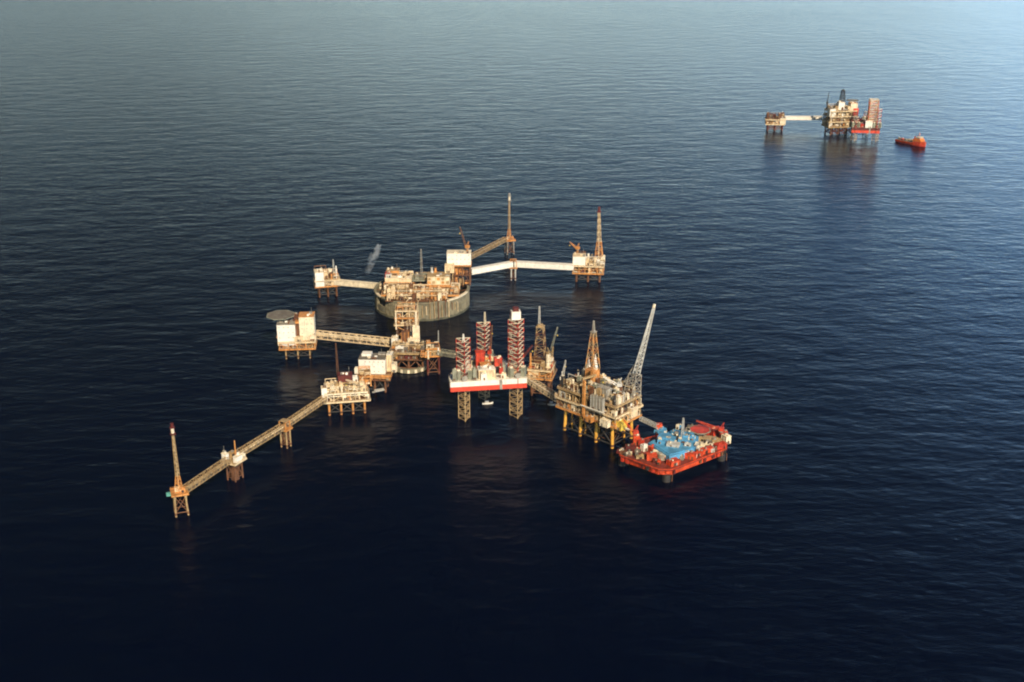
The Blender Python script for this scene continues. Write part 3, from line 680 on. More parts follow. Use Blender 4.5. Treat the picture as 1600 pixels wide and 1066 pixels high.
# derrick of the rig stands in front of right leg
dr = derrick(J, c_.x-.5, c_.y+9, 45, 52, 10, 6, ['pale_cream', 'red_paint', 'brown_steel'], nb=11, leg=.9, br=.55, crown='dark_red')
b = MB(); b.box(c_.x-.5, c_.y+2, 93.2, 8, 7, 7.5, 'white_paint'); b.box(c_.x-.5, c_.y+2, 100.72, 5, 5, 3, 'dark_red'); b.build('crown_windwall', dr)
b = MB(); b.box(c_.x-.5, c_.y+9, 40.02, 12, 10, 4.9, 'cream_paint'); b.build('drill_floor', J)
b = MB(); b.lattice((k.x+1, k.y, 73), (k.x+1, k.y, 86), 1.8, .8, 5, .4, .3, ['pale_cream']); b.build('radio_mast', J)
b = MB(); b.lattice((a.x, a.y, 75), (a.x, a.y, 82), 1.8, .8, 3, .4, .3, ['white_paint']); b.build('radio_mast', J)
crane(J, a.x+27, k.y-14, 40, 10, 26, R(75), R(50), 'red_paint', 'brown_steel')
crane(J, c_.x+4, a.y+11, 40, 8, 18, R(20), R(40), 'red_paint', 'dark_red')

# ================================================================== BROWN DRILLING PLATFORM BEHIND RIG
rng = random.Random(41)
c = P(846, 614)
T10 = thing('drilling_platform', 'brown drilling platform with dark derrick squeezed between jack-up rig and orange-legged platform', 'oil platform', c, R(-12))
jacket(T10, 16, 16, 2, 2, 19, 1.1, 'brown_steel'); deck(T10, 24, 26, 20, 1, 'brown_steel', 'orange_paint'); columns(T10, 21, 23, 3, 3, 20, 27, .9, 'orange_paint')
deck(T10, 22, 24, 28, .9, 'brown_steel', 'cream_paint', name='upper_deck')
fill(T10, -11, 11, -12, 12, 20, 6.5, 5, ['orange_paint', 'cream_paint', 'tan_paint', 'orange_paint', 'dark_red'], rng, perim=True, dens=.95)
fill(T10, -10, 10, -11, 11, 28, 7, 5, ['orange_paint', 'brown_steel', 'cream_paint', 'red_paint', 'tan_paint'], rng, dens=.9)
derrick(T10, -2, 2, 34, 32, 10, 6, ['brown_steel', 'tan_paint'], leg=.7, br=.4, crown='tan_paint')
b = MB(); b.box(-2, 2, 28.02, 10, 10, 5.9, 'brown_steel'); b.build('drill_floor', T10)
b = MB(); b.lattice((-3, 2, 69), (-3, 2, 86), 1.6, .8, 6, .35, .22, ['silver_steel']); b.build('radio_mast', T10)
tank_v(T10, 7, -7, 28, 14, 1.8, 'pale_cream'); exhaust(T10, -9, -9, 28, 16, .9, 'orange_paint')
crane(T10, 6, 4, 28, 9, 26, R(60), R(62), 'tan_paint', 'green_grey')
crane(T10, 9, -3, 28, 6, 12, R(70), R(70), 'pale_cream', 'tan_paint')
A, B = P(820, 593, 20), P(872, 626, 22)
bridge('linking_bridge', 'sloping pale bridge from jack-up rig side down to orange-legged platform', A, B, 6, 4.5, 'cream_paint', pipes=3, pm='white_paint')

# ================================================================== BIG ORANGE-LEGGED PLATFORM
rng = random.Random(43)
c = P(934, 678)
G = thing('drilling_platform', 'big silver-grey production platform on bright orange legs with leaning flare boom', 'oil platform', c, R(-43))
pal = ['tan_paint', 'silver_steel', 'pale_cream', 'green_grey', 'tan_paint', 'cream_paint', 'grey_steel', 'cream_paint', 'brown_steel', 'orange_paint', 'dark_steel', 'brown_steel']
jacket(G, 52, 26, 4, 2, 21.5, 1.4, 'leg_orange', 'dark_steel', 1.05)
jacket(G, 46, 16, 4, 2, 21.5, .8, 'leg_orange', 'brown_steel', 1.0, extra=False, name='conductor_pipe')
deck(G, 66, 36, 23, 1.2, 'brown_steel', 'orange_paint'); deck(G, 67, 37, 32, 1, 'brown_steel', 'cream_paint', name='middle_deck'); deck(G, 64, 35, 41, 1, 'brown_steel', 'tan_paint', name='upper_deck')
columns(G, 64, 34, 9, 5, 23, 31, 1.0, 'tan_paint'); columns(G, 62, 33, 9, 5, 32, 40, .9, 'tan_paint')
fill(G, -33, 33, -18, 18, 23, 7.5, 4.2, pal + ['orange_paint', 'orange_paint'], rng, perim=True, dens=.95)
fill(G, -32, 32, -18, 18, 32, 7.5, 4.2, pal, rng, perim=True, dens=.95)
fill(G, -31, 31, -17, 17, 41, 11, 4.2, pal + ['pale_cream'], rng, dens=.92, hmin=.15)
# fill: tall modules, striped grey front module, spikes, orange column
module(G, 14, -11, 41, 11, 6, 11, 'grey_steel', rng, rib='silver_steel')
module(G, 14, -19.2, 33, 13, 2.4, 13, 'grey_steel', rng, rib='silver_steel')
b = MB(); b.box(10, -20.9, 33.4, 26, .6, .8, 'white_paint'); b.build('walkway_beam', G)
quarters(G, 27, -8, 41, 8, 9, 7, 'pale_cream', rng, roof='cream_paint'); quarters(G, 34, 4, 26, 4, 9, 9, 'cream_paint', rng, roof='pale_cream', name='control_room')
for x, y in ((-18, 7), (-17, 15)):
    b = MB(); b.cyl((x, y, 41), (x, y, 52), 2.6, 2.2, 8, 'silver_steel'); b.cyl((x, y, 52), (x, y, 66), 2.8, .25, 8, 'white_paint'); b.build('flare_hood', G)
b = MB(); b.box(-4, -4, 41.02, 3.0, 3.0, 20, 'orange_paint'); b.box(-1, -19.2, 23.5, 2.4, 1.6, 33, 'orange_paint'); b.box(-2.5, -11, 56, 2.0, 15.0, 1.6, 'tan_paint', R(-11)); b.build('orange_riser_tower', G)
module(G, -11, 4, 49, 9, 8, 8, 'orange_paint', rng)
for sx in (-1, 1):
    for sy in (-1, 1): b = MB(); b.box(-11+sx*3, 4+sy*3, 41.02, .9, .9, 8, 'orange_paint'); b.build('module_post', G)
derrick(G, -11, 4, 57.6, 34, 9, 3.0, ['tan_paint', 'orange_paint'], leg=.75, br=.3, crown='grey_steel', nb=7)
b = MB(); b.lattice((-11, 4, 93), (-11, 4, 102), 1.6, .7, 5, .4, .25, ['grey_steel']); b.build('radio_mast', G)
# flare boom
base = Vector((27, 11, 41)); fold = Vector((27, 15, 60)); tip = Vector((26.5, 38, 114))
b = MB(); b.lattice(fold, tip, 6.5, 1.8, 16, .75, .45, ['silver_steel'], 3)
b.lattice(base, fold, 11, 7.5, 4, .9, .5, ['grey_steel'], 4); b.cyl(fold, tip+Vector((0, .5, 3)), .55, .5, 8, 'silver_steel')
b.bar((16, 4, 41), fold.lerp(tip, .3), .7, 'grey_steel'); b.bar((33, 2, 41), fold.lerp(tip, .3), .7, 'grey_steel'); b.bar((17, 15, 41), fold.lerp(tip, .18), .7, 'grey_steel')
fb = b.build('flare_boom', G); b = MB(); b.cyl(tip, tip+Vector((0, 1.2, 3)), 1.3, 1.1, 8, 'pale_cream'); b.build('flare_tip', fb)
crane(G, -30, -14, 41, 6, 18, R(120), R(35), 'white_paint', 'silver_steel'); crane(G, 20, 2, 41, 9, 16, R(230), R(30), 'silver_steel', 'white_paint')
module(G, 33, -12, 20, 9, 8, 7, 'yellow_paint', rng); b = MB(); b.box(38.8, -10, 20.4, 6, 3, .6, 'white_paint'); b.build('landing_stage', G)
module(G, -34, -12, 25, 5, 8, 8, 'cream_paint', rng); module(G, 6, -20, 21, 8, 5, 4, 'orange_paint', rng)
module(G, 24, -20.5, 22, 8, 4, 6, 'pale_cream', rng)
for k_ in range(5): exhaust(G, -27+3.2*k_, 4+2*(k_ % 2), 41, 9+3*(k_ % 3), .8, 'silver_steel')

# ================================================================== FLOTEL
rng = random.Random(47)
fzd = 11.0
pts = [P(*q, fzd) for q in ((958, 709), (1040, 739), (1142, 700), (1108, 673), (1012, 684))]
c = sum(pts, Vector())/5
FL = thing('accommodation_vessel', 'red five-cornered semi-submersible accommodation rig with bright blue deck', 'floating rig', c, 0)
lp = [(p.x-c.x, p.y-c.y) for p in pts]
def inset(s): return [(x*s, y*s) for x, y in lp]
def chamf(poly, d):
    out = []; n = len(poly)
    for i in range(n):
        p, q, r_ = Vector(poly[i-1]), Vector(poly[i]), Vector(poly[(i+1) % n])
        out += [tuple(q+(p-q).normalized()*d), tuple(q+(r_-q).normalized()*d)]
    return out
b = MB(); b.prism(chamf(inset(.97), 7), fzd-4.6, fzd-.6, 'flotel_red'); b.prism(chamf(inset(1.0), 7), fzd-.59, fzd, 'deck_red'); hull = b.build('hull', FL)
b = MB(); cp = chamf(inset(1.0), 7)
for i in range(len(cp)):
    p, q = Vector((*cp[i], fzd)), Vector((*cp[(i+1) % len(cp)], fzd)); b.bar(p+Vector((0, 0, .9)), q+Vector((0, 0, .9)), .7, 'flotel_red')
    L_ = (q-p).length
    for j in range(int(L_/3.5)): x = p.lerp(q, j*3.5/L_); b.bar(x, x+Vector((0, 0, 1)), .3, 'red_paint')
    nrm = Vector((q.y-p.y, p.x-q.x, 0)).normalized()
    if nrm.dot(p) < 0: nrm = -nrm
    az_ = math.atan2(q.y-p.y, q.x-p.x)
    for j in range(int(L_/5)):
        if rng.random() < .8:
            x = p.lerp(q, (j+.5)*5/L_)+nrm*(-.6+rng.random()*.8); hh_ = rng.uniform(1.2, 3.6)
            b.box(x.x, x.y, fzd-.8-hh_, rng.uniform(.8, 3.2), 1.6, hh_, rng.choice(['red_paint', 'dark_red', 'flotel_red', 'brown_steel', 'dark_steel', 'dark_red']), az_)
b.build('bulwark', hull)
for i, (x, y) in enumerate(inset(.84)):
    b = MB(); b.cyl((x, y, -10), (x, y, fzd-4.5), 3.4, None, 16, 'dark_steel'); b.cyl((x+4.4, y-1, -3), (x+4.4, y-1, fzd-4.5), .4, None, 8, 'brown_steel'); b.build('column', FL)
b = MB()
for i in range(5):
    p, q = Vector((*inset(.88)[i], -12)), Vector((*inset(.88)[(i+1) % 5], -12)); b.cyl(p+Vector((0, 0, 6.5)), q+Vector((0, 0, 6.5)), 1.4, None, 8, 'dark_red')
b.build('pontoon_brace', FL)
def FW(px, py, z): q = P(px, py, z)-c; return q.x, q.y
# blue accommodation decks
bp = [FW(*q, fzd+6) for q in ((1013, 692), (1046, 713), (1084, 703), (1092, 682), (1054, 670))]
b = MB(); b.prism(bp, fzd+.02, fzd+6, 'blue_deck'); b.prism([(x*.94+FW(1055, 690, fzd+6)[0]*.06, y*.94+FW(1055, 690, fzd+6)[1]*.06) for x, y in bp], fzd+6.01, fzd+6.8, 'blue_deck'); b.build('blue_deckhouse', FL)
for px_, py_, w_, d_, h_, m_ in ((1042, 688, 14, 10, 4, 'blue_deck'), (1060, 682, 12, 9, 3, 'blue_deck'), (1052, 696, 10, 6, 2, 'silver_steel'), (1034, 692, 6, 5, 3, 'blue_deck'), (1066, 690, 6, 5, 2.4, 'blue_deck'), (1056, 687, 4, 4, 4, 'dark_steel')):
    x, y = FW(px_, py_, fzd+7); module(FL, x, y, fzd+6.8, w_, d_, h_, m_, rng, rz=R(-18), roof=m_)
# grey deck right
gp = [FW(*q, fzd+.4) for q in ((1066, 711), (1130, 697), (1118, 682), (1090, 682))]
b = MB(); b.prism(gp, fzd+.02, fzd+1.2, 'green_grey'); b.build('pipe_deck', FL)
for px_, py_, w_, d_, h_, m_ in ((1090, 683, 10, 6, 5, 'silver_steel'), (1078, 680, 8, 6, 6, 'grey_steel'), (1100, 688, 12, 5, 4, 'tan_paint'), (1112, 690, 8, 6, 3, 'grey_steel'), (1085, 697, 9, 6, 3, 'green_grey'), (1104, 696, 9, 4, 2, 'pale_cream'), (1120, 692, 7, 5, 4, 'tan_paint'), (1094, 702, 6, 4, 2, 'silver_steel'), (1072, 705, 7, 4, 4, 'white_paint')):
    x, y = FW(px_, py_, fzd+2); module(FL, x, y, fzd+1.2, w_, d_, h_, m_, rng, rz=R(-18))
b = MB()
for i in range(9):
    x, y = FW(1096, 693, fzd+1.5); yy = y-6+1.3*i; b.cyl((x-12, yy+3, fzd+1.7), (x+12, yy-4, fzd+1.7), .4, None, 6, rng.choice(['tan_paint', 'grey_steel', 'pale_cream']))
b.build('stacked_pipes', FL)
for i in range(100):
    px_, py_ = rng.uniform(968, 1138), rng.uniform(676, 730); x, y = FW(px_, py_, fzd)
    ok = True; q_ = inset(.9)
    for j in range(5):
        (x0, y0), (x1, y1) = q_[j], q_[(j+1) % 5]
        if (x1-x0)*(y-y0)-(y1-y0)*(x-x0) < 0: ok = False
    inb = 1010 < px_ < 1090 and 672 < py_ < 712
    if ok: module(FL, x, y, fzd+6.8 if inb else fzd+.03*i/60, rng.uniform(1.5, 5), rng.uniform(1.5, 4), rng.uniform(1, 4), rng.choice(['blue_deck', 'blue_deck', 'silver_steel', 'deck_grey', 'pale_cream'] if inb else ['red_paint', 'flotel_red', 'dark_red', 'deck_grey', 'brown_steel', 'dark_steel', 'tan_paint', 'dark_red']), rng, name='deck_gear', rz=R(-18))
# red deck gear round the rim
for px_, py_, w_, d_, h_, m_ in ((994, 694, 5, 5, 8, 'flotel_red'), (1002, 697, 4, 4, 6, 'red_paint'), (1006, 704, 4, 4, 5, 'white_paint'), (1020, 706, 6, 4, 5, 'flotel_red'), (1024, 712, 4, 4, 4, 'pale_cream'), (1018, 718, 8, 5, 5, 'flotel_red'), (1052, 726, 9, 6, 4, 'flotel_red'), (1078, 716, 10, 5, 5, 'flotel_red'), (1084, 714, 4, 4, 3, 'white_paint'), (1104, 707, 12, 4, 4, 'flotel_red'), (1112, 706, 4, 3, 3, 'silver_steel'), (1125, 700, 10, 5, 4, 'red_paint'), (1134, 692, 5, 6, 7, 'pale_cream'), (1130, 686, 6, 6, 7, 'flotel_red'), (1104, 677, 16, 8, 5, 'red_paint'), (1118, 680, 10, 6, 6, 'red_paint'), (970, 708, 6, 4, 2, 'dark_red'), (985, 704, 8, 6, 4, 'dark_red'), (980, 712, 5, 3, 2, 'deck_grey'), (1000, 716, 6, 3, 2, 'tan_paint'), (1064, 718, 4, 3, 3, 'grey_steel')):
    x, y = FW(px_, py_, fzd); module(FL, x, y, fzd, w_, d_, h_, m_, rng, rz=R(rng.choice([-18, 30, 0])))
x, y = FW(1035, 716, fzd); b = MB(); b.cyl((x, y, fzd+.02), (x, y, fzd+4), 4.6, 4.2, 18, 'grey_steel'); b.cyl((x, y, fzd+4), (x, y, fzd+4.6), 3.2, None, 18, 'silver_steel'); b.build('winch_drum', FL)
x, y = FW(1029, 684, fzd); b = MB(); b.cyl((x, y, fzd), (x, y, fzd+9), 2.6, 2.2, 12, 'flotel_red'); b.box(x, y, fzd+9.02, 5, 4.5, 4, 'flotel_red'); b.cyl((x+4.5, y-2, fzd), (x+4.5, y-2, fzd+8), 2.0, None, 12, 'white_paint'); b.build('gangway_tower', FL)
x, y = FW(1066, 684, fzd+8); b = MB(); b.lattice((x, y, fzd+6.8), (x, y, fzd+26), 2.4, 1.0, 7, .4, .25, ['silver_steel']); b.build('radio_mast', FL)
x, y = FW(993, 695, fzd); crane(FL, x, y+3, fzd, 8, 16, R(185), R(48), 'red_paint', 'flotel_red')
x, y = FW(1126, 688, fzd); crane(FL, x, y, fzd, 8, 22, R(165), R(14), 'red_paint', 'flotel_red')
x, y = FW(1094, 676, fzd+8); helideck(FL, x, y+2, fzd+10, 9, 'red_paint', (x, y, fzd+.1), mark=False)
A, B = P(1001, 656, 22), P(1027, 668, 22)
bridge('gangway', 'thin grey gangway between orange-legged platform and red accommodation rig', A, B, 3, 2.6, 'silver_steel', pipes=0, group='bridges linking the platforms', legm=.35)

# ================================================================== FAR GROUP
rng = random.Random(53)
c = P(1210, 203)
T11 = thing('wellhead_platform', 'distant small brown platform at left end of the far white bridge', 'oil platform', c, R(-8))
jacket(T11, 28, 18, 3, 2, 12, 1.3, 'dark_red', 'brown_steel'); deck(T11, 36, 24, 13, 1.2, 'brown_steel', 'cream_paint'); columns(T11, 34, 22, 4, 3, 13, 21, 1.1, 'orange_paint'); deck(T11, 38, 25, 22, 1, 'brown_steel', 'cream_paint', name='upper_deck')
fill(T11, -18, 18, -12, 12, 13, 7, 6, ['cream_paint', 'pale_cream', 'tan_paint'], rng, perim=True, dens=1); fill(T11, -17, 17, -11, 11, 22, 12, 6, ['brown_steel', 'dark_red', 'tan_paint', 'brown_steel'], rng, dens=.9)
quarters(T11, 14, -8, 13.1, 11, 8, 12, 'pale_cream', rng, win=False, name='process_building')
A, B = P(1225, 187, 17), P(1284, 187, 17)
bridge('covered_bridge', 'distant bright white bridge between the two far platforms', A, B, 6, 6.5, 'white_paint', 'white_paint', 2, True)
c = P(1310, 209)
T12 = thing('production_platform', 'distant tall cluttered white and brown platform beside the far jack-up rig', 'oil platform', c, R(10))
jacket(T12, 44, 24, 4, 2, 15, 1.4, 'brown_steel', 'dark_red'); deck(T12, 58, 32, 16, 1.2, 'brown_steel', 'tan_paint')
pal = ['pale_cream', 'white_paint', 'cream_paint', 'grey_steel', 'brown_steel', 'tan_paint', 'orange_paint']
for i, z in enumerate((26, 36, 46)):
    deck(T12, 58-3*i, 32, z, 1, 'brown_steel', 'cream_paint', name='upper_deck'); columns(T12, 56-3*i, 30, 6, 3, z-10, z-1.2, 1.1, 'tan_paint')
    fill(T12, -28+i, 28-i, -15, 15, z-10, 8, 7, pal, rng, perim=True, dens=.95)
fill(T12, -24, 26, -14, 14, 46, 11, 6.5, pal, rng, dens=.9)
quarters(T12, -22, -8, 36.1, 12, 12, 14, 'white_paint', rng); quarters(T12, 20, -8, 46, 14, 12, 14, 'pale_cream', rng, roof='orange_paint'); quarters(T12, -4, -6, 47, 12, 10, 15, 'white_paint', rng)
module(T12, 24, -12, 32, 10, 6, 18, 'hull_red', rng)
derrick(T12, 3, 4, 57, 24, 9, 5, ['dark_steel'], leg=1.0, br=.6, crown='dark_steel'); b = MB(); b.box(3, 4, 46.02, 9, 9, 10.9, 'grey_steel'); b.build('drill_floor', T12)
helideck(T12, 26, 8, 62, 12, 'deck_grey', (22, -2, 60))
crane(T12, -24, 10, 46, 10, 22, R(60), R(55), 'dark_steel')
J2, a, c_, k = jackup('distant pink-legged jack-up rig with red deck at right end of the far cluster', (1334, 220), (1367, 221), (1352, 211), 16, 26, None, 44, 60, 44, 4.5, hull_u='dark_red', overh=6.5, back=6, small=True)
module(J2, c_.x-15, c_.y-4, 26, 12, 8, 12, 'white_paint', rng); module(J2, c_.x-24, c_.y, 26, 10, 8, 6, 'red_paint', rng)
fill(J2, a.x+2, c_.x-6, a.y+4, k.y+2, 26, 8, 7, ['red_paint', 'brown_steel', 'dark_red', 'pale_cream'], rng, dens=.9)
b = MB(); b.lattice((c_.x-8, c_.y+9, 26), (c_.x-8, c_.y+9, 76), 16, 15, 12, 1.3, .8, ['hull_red', 'orange_paint'], 4, hmat='pale_cream'); b.build('derrick', J2)

# ================================================================== VESSELS
def loft(b, st, m_low, m_up, zsplit=.45):
    """st: list of (x, halfbeam_deck, halfbeam_keel, deck z)"""
    rows = []
    for x, hb, hk, zd in st:
        zm = zd*zsplit
        rows.append([(x, -hk, -1.5), (x, -hb*.97, zm), (x, -hb, zd), (x, hb, zd), (x, hb*.97, zm), (x, hk, -1.5)])
    n = len(rows); vs = [v for r_ in rows for v in r_]
    for i in range(n-1):
        for j, m in ((0, m_low), (1, m_up), (2, 'deck_grey'), (3, m_up), (4, m_low)):
            b.faces([vs[i*6+j], vs[(i+1)*6+j], vs[(i+1)*6+j+1], vs[i*6+j+1]], [(0, 1, 2, 3)], m)
    b.faces(rows[0], [(0, 1, 2, 3, 4, 5)], m_up); b.faces(rows[-1], [(5, 4, 3, 2, 1, 0)], m_up)
rng = random.Random(59)
s0, s1 = P(1402, 221), P(1446, 230)
d = s1-s0; c = (s0+s1)/2; Ls = d.length
S = thing('supply_vessel', 'red supply ship with orange wheelhouse and long low stern, sailing at far right', 'ship', c, math.atan2(d.y, d.x))
b = MB(); h_ = Ls/2
loft(b, [(-h_, 6.8, 4.5, 5), (-h_*.6, 7.6, 6, 5), (h_*.2, 7.6, 6, 5.2), (h_*.3, 7.6, 6, 7.8), (h_*.7, 6.2, 4, 8.6), (h_*.92, 2.6, 1, 9.4), (h_, .4, .2, 9.9)], 'hull_red', 'flotel_red'); b.build('hull', S)
b = MB(); b.box(h_*.48, 0, 8.0, 18, 11.5, 3.4, 'ship_orange'); b.box(h_*.5, 0, 11.41, 13, 10, 2.4, 'ship_orange'); b.box(h_*.54, 0, 13.82, 8, 10.6, 2.3, 'pale_cream'); b.box(h_*.54, 0, 14.7, 8.3, 10.9, .8, 'glass_dark'); b.build('wheelhouse', S)
b = MB(); b.bar((h_*.5, 0, 16.1), (h_*.5, 0, 24), .5, 'ship_orange'); b.bar((h_*.5, -2.5, 21), (h_*.5, 2.5, 21), .35, 'ship_orange'); b.build('mast', S)
for sg in (-1, 1): exhaust(S, h_*.3, sg*4, 8.5, 8, 1.0, 'red_paint', 'funnel')
for i in range(7): module(S, -h_*.8+i*6.2, rng.uniform(-3, 3), 5.05, 4.5, 3, 2.6, rng.choice(['hull_red', 'red_paint', 'orange_paint', 'grey_steel', 'pale_cream']), rng, name='deck_cargo')
def boat(label, px, py, Lb, az):
    t = thing('work_boat', label, 'boat', P(px, py), az, 'small boats by the rig'); b = MB(); q = Lb/2
    loft(b, [(-q, 1.4, 1, 1.3), (0, 1.6, 1.2, 1.3), (q*.6, 1.2, .7, 1.6), (q, .15, .1, 2.0)], 'white_paint', 'white_paint'); b.build('hull', t)
    b = MB(); b.box(-q*.15, 0, 1.25, Lb*.35, 2.2, 1.8, 'white_paint'); b.box(-q*.12, 0, 2.0, Lb*.36, 2.3, .6, 'glass_dark'); b.build('cabin', t); return t
boat('small white boat on open water below the jack-up rig hull', 762, 631, 10, R(5))
boat('tiny white boat beside the sloping bridge of the orange-legged platform', 862, 633, 7, R(-20))

# ================================================================== SMOKE
sm = bpy.data.materials.new('smoke_volume'); sm.use_nodes = True; nt = sm.node_tree
for n_ in list(nt.nodes): nt.nodes.remove(n_)
o_ = nt.nodes.new('ShaderNodeOutputMaterial'); pv = nt.nodes.new('ShaderNodeVolumePrincipled'); tcn = nt.nodes.new('ShaderNodeTexCoord'); nz = nt.nodes.new('ShaderNodeTexNoise'); mr = nt.nodes.new('ShaderNodeMapRange')
pv.inputs['Color'].default_value = (.9, .95, 1, 1); nz.inputs['Scale'].default_value = .16; nz.inputs['Detail'].default_value = 3
nt.links.new(tcn.outputs['Object'], nz.inputs['Vector']); nt.links.new(nz.outputs['Fac'], mr.inputs[0]); mr.inputs[1].default_value = .40; mr.inputs[2].default_value = .7; mr.inputs[4].default_value = .5
sp = nt.nodes.new('ShaderNodeSeparateXYZ'); nt.links.new(tcn.outputs['Object'], sp.inputs[0]); mg = nt.nodes.new('ShaderNodeMapRange'); mg.inputs[1].default_value = 28; mg.inputs[2].default_value = 62; nt.links.new(sp.outputs[2], mg.inputs[0]); mm = nt.nodes.new('ShaderNodeMath'); mm.operation = 'MULTIPLY'; nt.links.new(mr.outputs[0], mm.inputs[0]); nt.links.new(mg.outputs[0], mm.inputs[1]); ex = nt.nodes.new('ShaderNodeMath'); ex.operation = 'MULTIPLY_ADD'; ex.inputs[1].default_value = -13/36; ex.inputs[2].default_value = -3+30*13/36
nt.links.new(sp.outputs[2], ex.inputs[0]); ax = nt.nodes.new('ShaderNodeMath'); nt.links.new(sp.outputs[0], ax.inputs[0]); nt.links.new(ex.outputs[0], ax.inputs[1])
cb = nt.nodes.new('ShaderNodeCombineXYZ'); nt.links.new(ax.outputs[0], cb.inputs[0]); nt.links.new(sp.outputs[1], cb.inputs[1]); ln = nt.nodes.new('ShaderNodeVectorMath'); ln.operation = 'LENGTH'; nt.links.new(cb.outputs[0], ln.inputs[0])
fe = nt.nodes.new('ShaderNodeMapRange'); fe.inputs[1].default_value = .5; fe.inputs[2].default_value = 6; fe.inputs[3].default_value = 1; fe.inputs[4].default_value = 0; nt.links.new(ln.outputs['Value'], fe.inputs[0])
m3 = nt.nodes.new('ShaderNodeMath'); m3.operation = 'MULTIPLY'; nt.links.new(mm.outputs[0], m3.inputs[0]); nt.links.new(fe.outputs[0], m3.inputs[1]); nt.links.new(m3.outputs[0], pv.inputs['Density']); nt.links.new(pv.outputs[0], o_.inputs['Volume']); M['smoke_volume'] = sm
q0 = P(572, 468); b = MB(); n = 14; prev = None; vs = []; fs = []
K = 9
for i in range(K):
    t_ = i/(K-1); cx_, cz_ = 3 + 13*t_ - 2*math.sin(t_*5), 30+36*t_; r_ = (1.2+6.2*math.sin(math.pi*min(1, t_*.75+.06)))*(1-.55*t_**4)
    for j in range(n): a_ = 2*math.pi*j/n; vs.append((cx_+r_*math.cos(a_)*(1+.2*math.sin(3*a_+i)), r_*math.sin(a_), cz_+1.2*math.sin(2*a_+i)))
for i in range(K-1):
    for j in range(n): fs.append((i*n+j, i*n+(j+1) % n, (i+1)*n+(j+1) % n, (i+1)*n+j))
fs.append(tuple(range(n-1, -1, -1))); fs.append(tuple(range((K-1)*n, K*n)))
b.faces(vs, fs, 'smoke_volume'); o = b.build('smoke', None, (q0.x, q0.y, 0)); tag(o, 'thin white wisp of smoke drifting above the sea left of the tank', 'smoke', None, 'stuff')

# ================================================================== LIGHT, SKY, CAMERA
SUN_AZ, SUN_EL = 162.0, 36.0
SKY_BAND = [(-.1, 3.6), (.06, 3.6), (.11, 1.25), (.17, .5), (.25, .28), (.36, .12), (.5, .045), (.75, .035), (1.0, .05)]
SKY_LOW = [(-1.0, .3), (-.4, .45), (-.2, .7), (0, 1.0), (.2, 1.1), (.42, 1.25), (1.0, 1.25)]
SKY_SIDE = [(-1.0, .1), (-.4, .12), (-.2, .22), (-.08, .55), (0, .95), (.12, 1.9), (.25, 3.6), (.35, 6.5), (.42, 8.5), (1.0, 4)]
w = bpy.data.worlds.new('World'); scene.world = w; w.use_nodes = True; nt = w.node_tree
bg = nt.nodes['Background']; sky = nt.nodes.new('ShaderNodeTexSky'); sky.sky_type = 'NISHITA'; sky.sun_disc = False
sky.sun_elevation = R(SUN_EL); sky.sun_rotation = R(SUN_AZ); sky.altitude = 0; sky.air_density = 1.0; sky.dust_density = 0.5; sky.ozone_density = 3.0
# gain added to unseen sky, brighter low and right, to grade sea brightness
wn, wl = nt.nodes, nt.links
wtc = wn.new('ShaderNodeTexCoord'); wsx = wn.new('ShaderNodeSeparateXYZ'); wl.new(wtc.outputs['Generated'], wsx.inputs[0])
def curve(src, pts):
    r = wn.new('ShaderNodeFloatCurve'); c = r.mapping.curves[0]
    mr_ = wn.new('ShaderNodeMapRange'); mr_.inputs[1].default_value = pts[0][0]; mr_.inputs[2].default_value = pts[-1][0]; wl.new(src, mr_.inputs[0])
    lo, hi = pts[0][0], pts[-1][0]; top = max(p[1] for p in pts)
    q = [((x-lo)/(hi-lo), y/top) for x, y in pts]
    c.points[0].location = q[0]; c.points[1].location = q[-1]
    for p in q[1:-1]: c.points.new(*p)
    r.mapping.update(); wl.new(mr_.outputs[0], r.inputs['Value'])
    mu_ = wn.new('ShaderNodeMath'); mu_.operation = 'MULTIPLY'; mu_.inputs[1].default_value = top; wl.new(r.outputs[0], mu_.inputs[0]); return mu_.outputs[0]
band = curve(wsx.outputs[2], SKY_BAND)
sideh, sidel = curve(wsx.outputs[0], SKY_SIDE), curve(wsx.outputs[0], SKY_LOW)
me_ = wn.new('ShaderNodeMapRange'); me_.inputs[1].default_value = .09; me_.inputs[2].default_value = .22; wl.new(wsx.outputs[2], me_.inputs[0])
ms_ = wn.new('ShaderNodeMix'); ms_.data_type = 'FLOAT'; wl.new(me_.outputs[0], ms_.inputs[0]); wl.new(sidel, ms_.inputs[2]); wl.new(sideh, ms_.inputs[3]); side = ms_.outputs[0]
cn = wn.new('ShaderNodeTexNoise'); cn.inputs['Scale'].default_value = 4; cn.inputs['Detail'].default_value = 4; wl.new(wtc.outputs['Generated'], cn.inputs['Vector'])
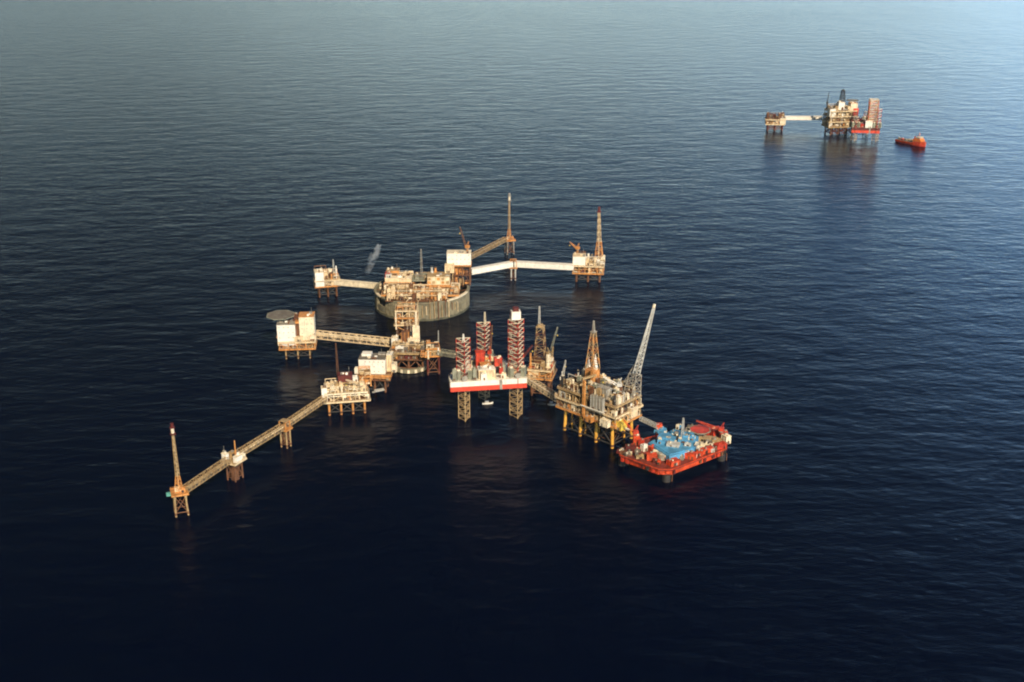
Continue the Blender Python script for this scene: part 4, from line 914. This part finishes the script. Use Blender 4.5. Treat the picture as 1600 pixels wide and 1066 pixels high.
cr = wn.new('ShaderNodeMapRange'); cr.inputs[1].default_value = .3; cr.inputs[2].default_value = .7; cr.inputs[3].default_value = .9; cr.inputs[4].default_value = 1.1; wl.new(cn.outputs['Fac'], cr.inputs[0])
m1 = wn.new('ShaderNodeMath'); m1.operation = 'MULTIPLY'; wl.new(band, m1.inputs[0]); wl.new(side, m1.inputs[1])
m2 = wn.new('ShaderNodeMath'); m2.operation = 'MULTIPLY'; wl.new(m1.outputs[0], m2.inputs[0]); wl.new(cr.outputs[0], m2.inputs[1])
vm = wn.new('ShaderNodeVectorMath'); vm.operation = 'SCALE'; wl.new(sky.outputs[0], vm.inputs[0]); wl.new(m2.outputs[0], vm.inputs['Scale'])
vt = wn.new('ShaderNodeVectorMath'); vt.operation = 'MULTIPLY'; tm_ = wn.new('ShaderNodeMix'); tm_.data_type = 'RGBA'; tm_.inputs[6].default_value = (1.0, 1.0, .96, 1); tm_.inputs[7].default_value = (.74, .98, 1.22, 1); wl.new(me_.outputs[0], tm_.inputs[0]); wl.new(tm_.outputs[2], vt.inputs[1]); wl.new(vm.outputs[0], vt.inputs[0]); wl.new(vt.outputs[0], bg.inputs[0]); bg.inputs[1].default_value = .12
sl = bpy.data.lights.new('sun', 'SUN'); sl.energy = 4.4; sl.angle = R(.5); sl.color = (1.0, .81, .56)
so = bpy.data.objects.new('sun', sl); COL.objects.link(so)
sd = Vector((math.cos(R(SUN_EL))*math.sin(R(SUN_AZ)), math.cos(R(SUN_EL))*math.cos(R(SUN_AZ)), math.sin(R(SUN_EL))))
so.rotation_euler = sd.to_track_quat('Z', 'Y').to_euler(); so.location = sd*2000
cd = bpy.data.cameras.new('camera'); co = bpy.data.objects.new('camera', cd); COL.objects.link(co)
cd.sensor_width = 36; cd.lens = FPX/1600*36; cd.clip_end = 120000; cd.clip_start = 1
co.location = (0, 0, CH); co.rotation_euler = (math.pi/2-PITCH, 0, 0); scene.camera = co
scene.view_settings.view_transform = 'Standard'; scene.view_settings.look = 'None'; scene.view_settings.exposure = .35; scene.view_settings.gamma = 1
scene.cycles.use_denoising = True; scene.cycles.filter_width = 2.0
scene.cycles.max_bounces = 6; scene.cycles.volume_bounces = 0
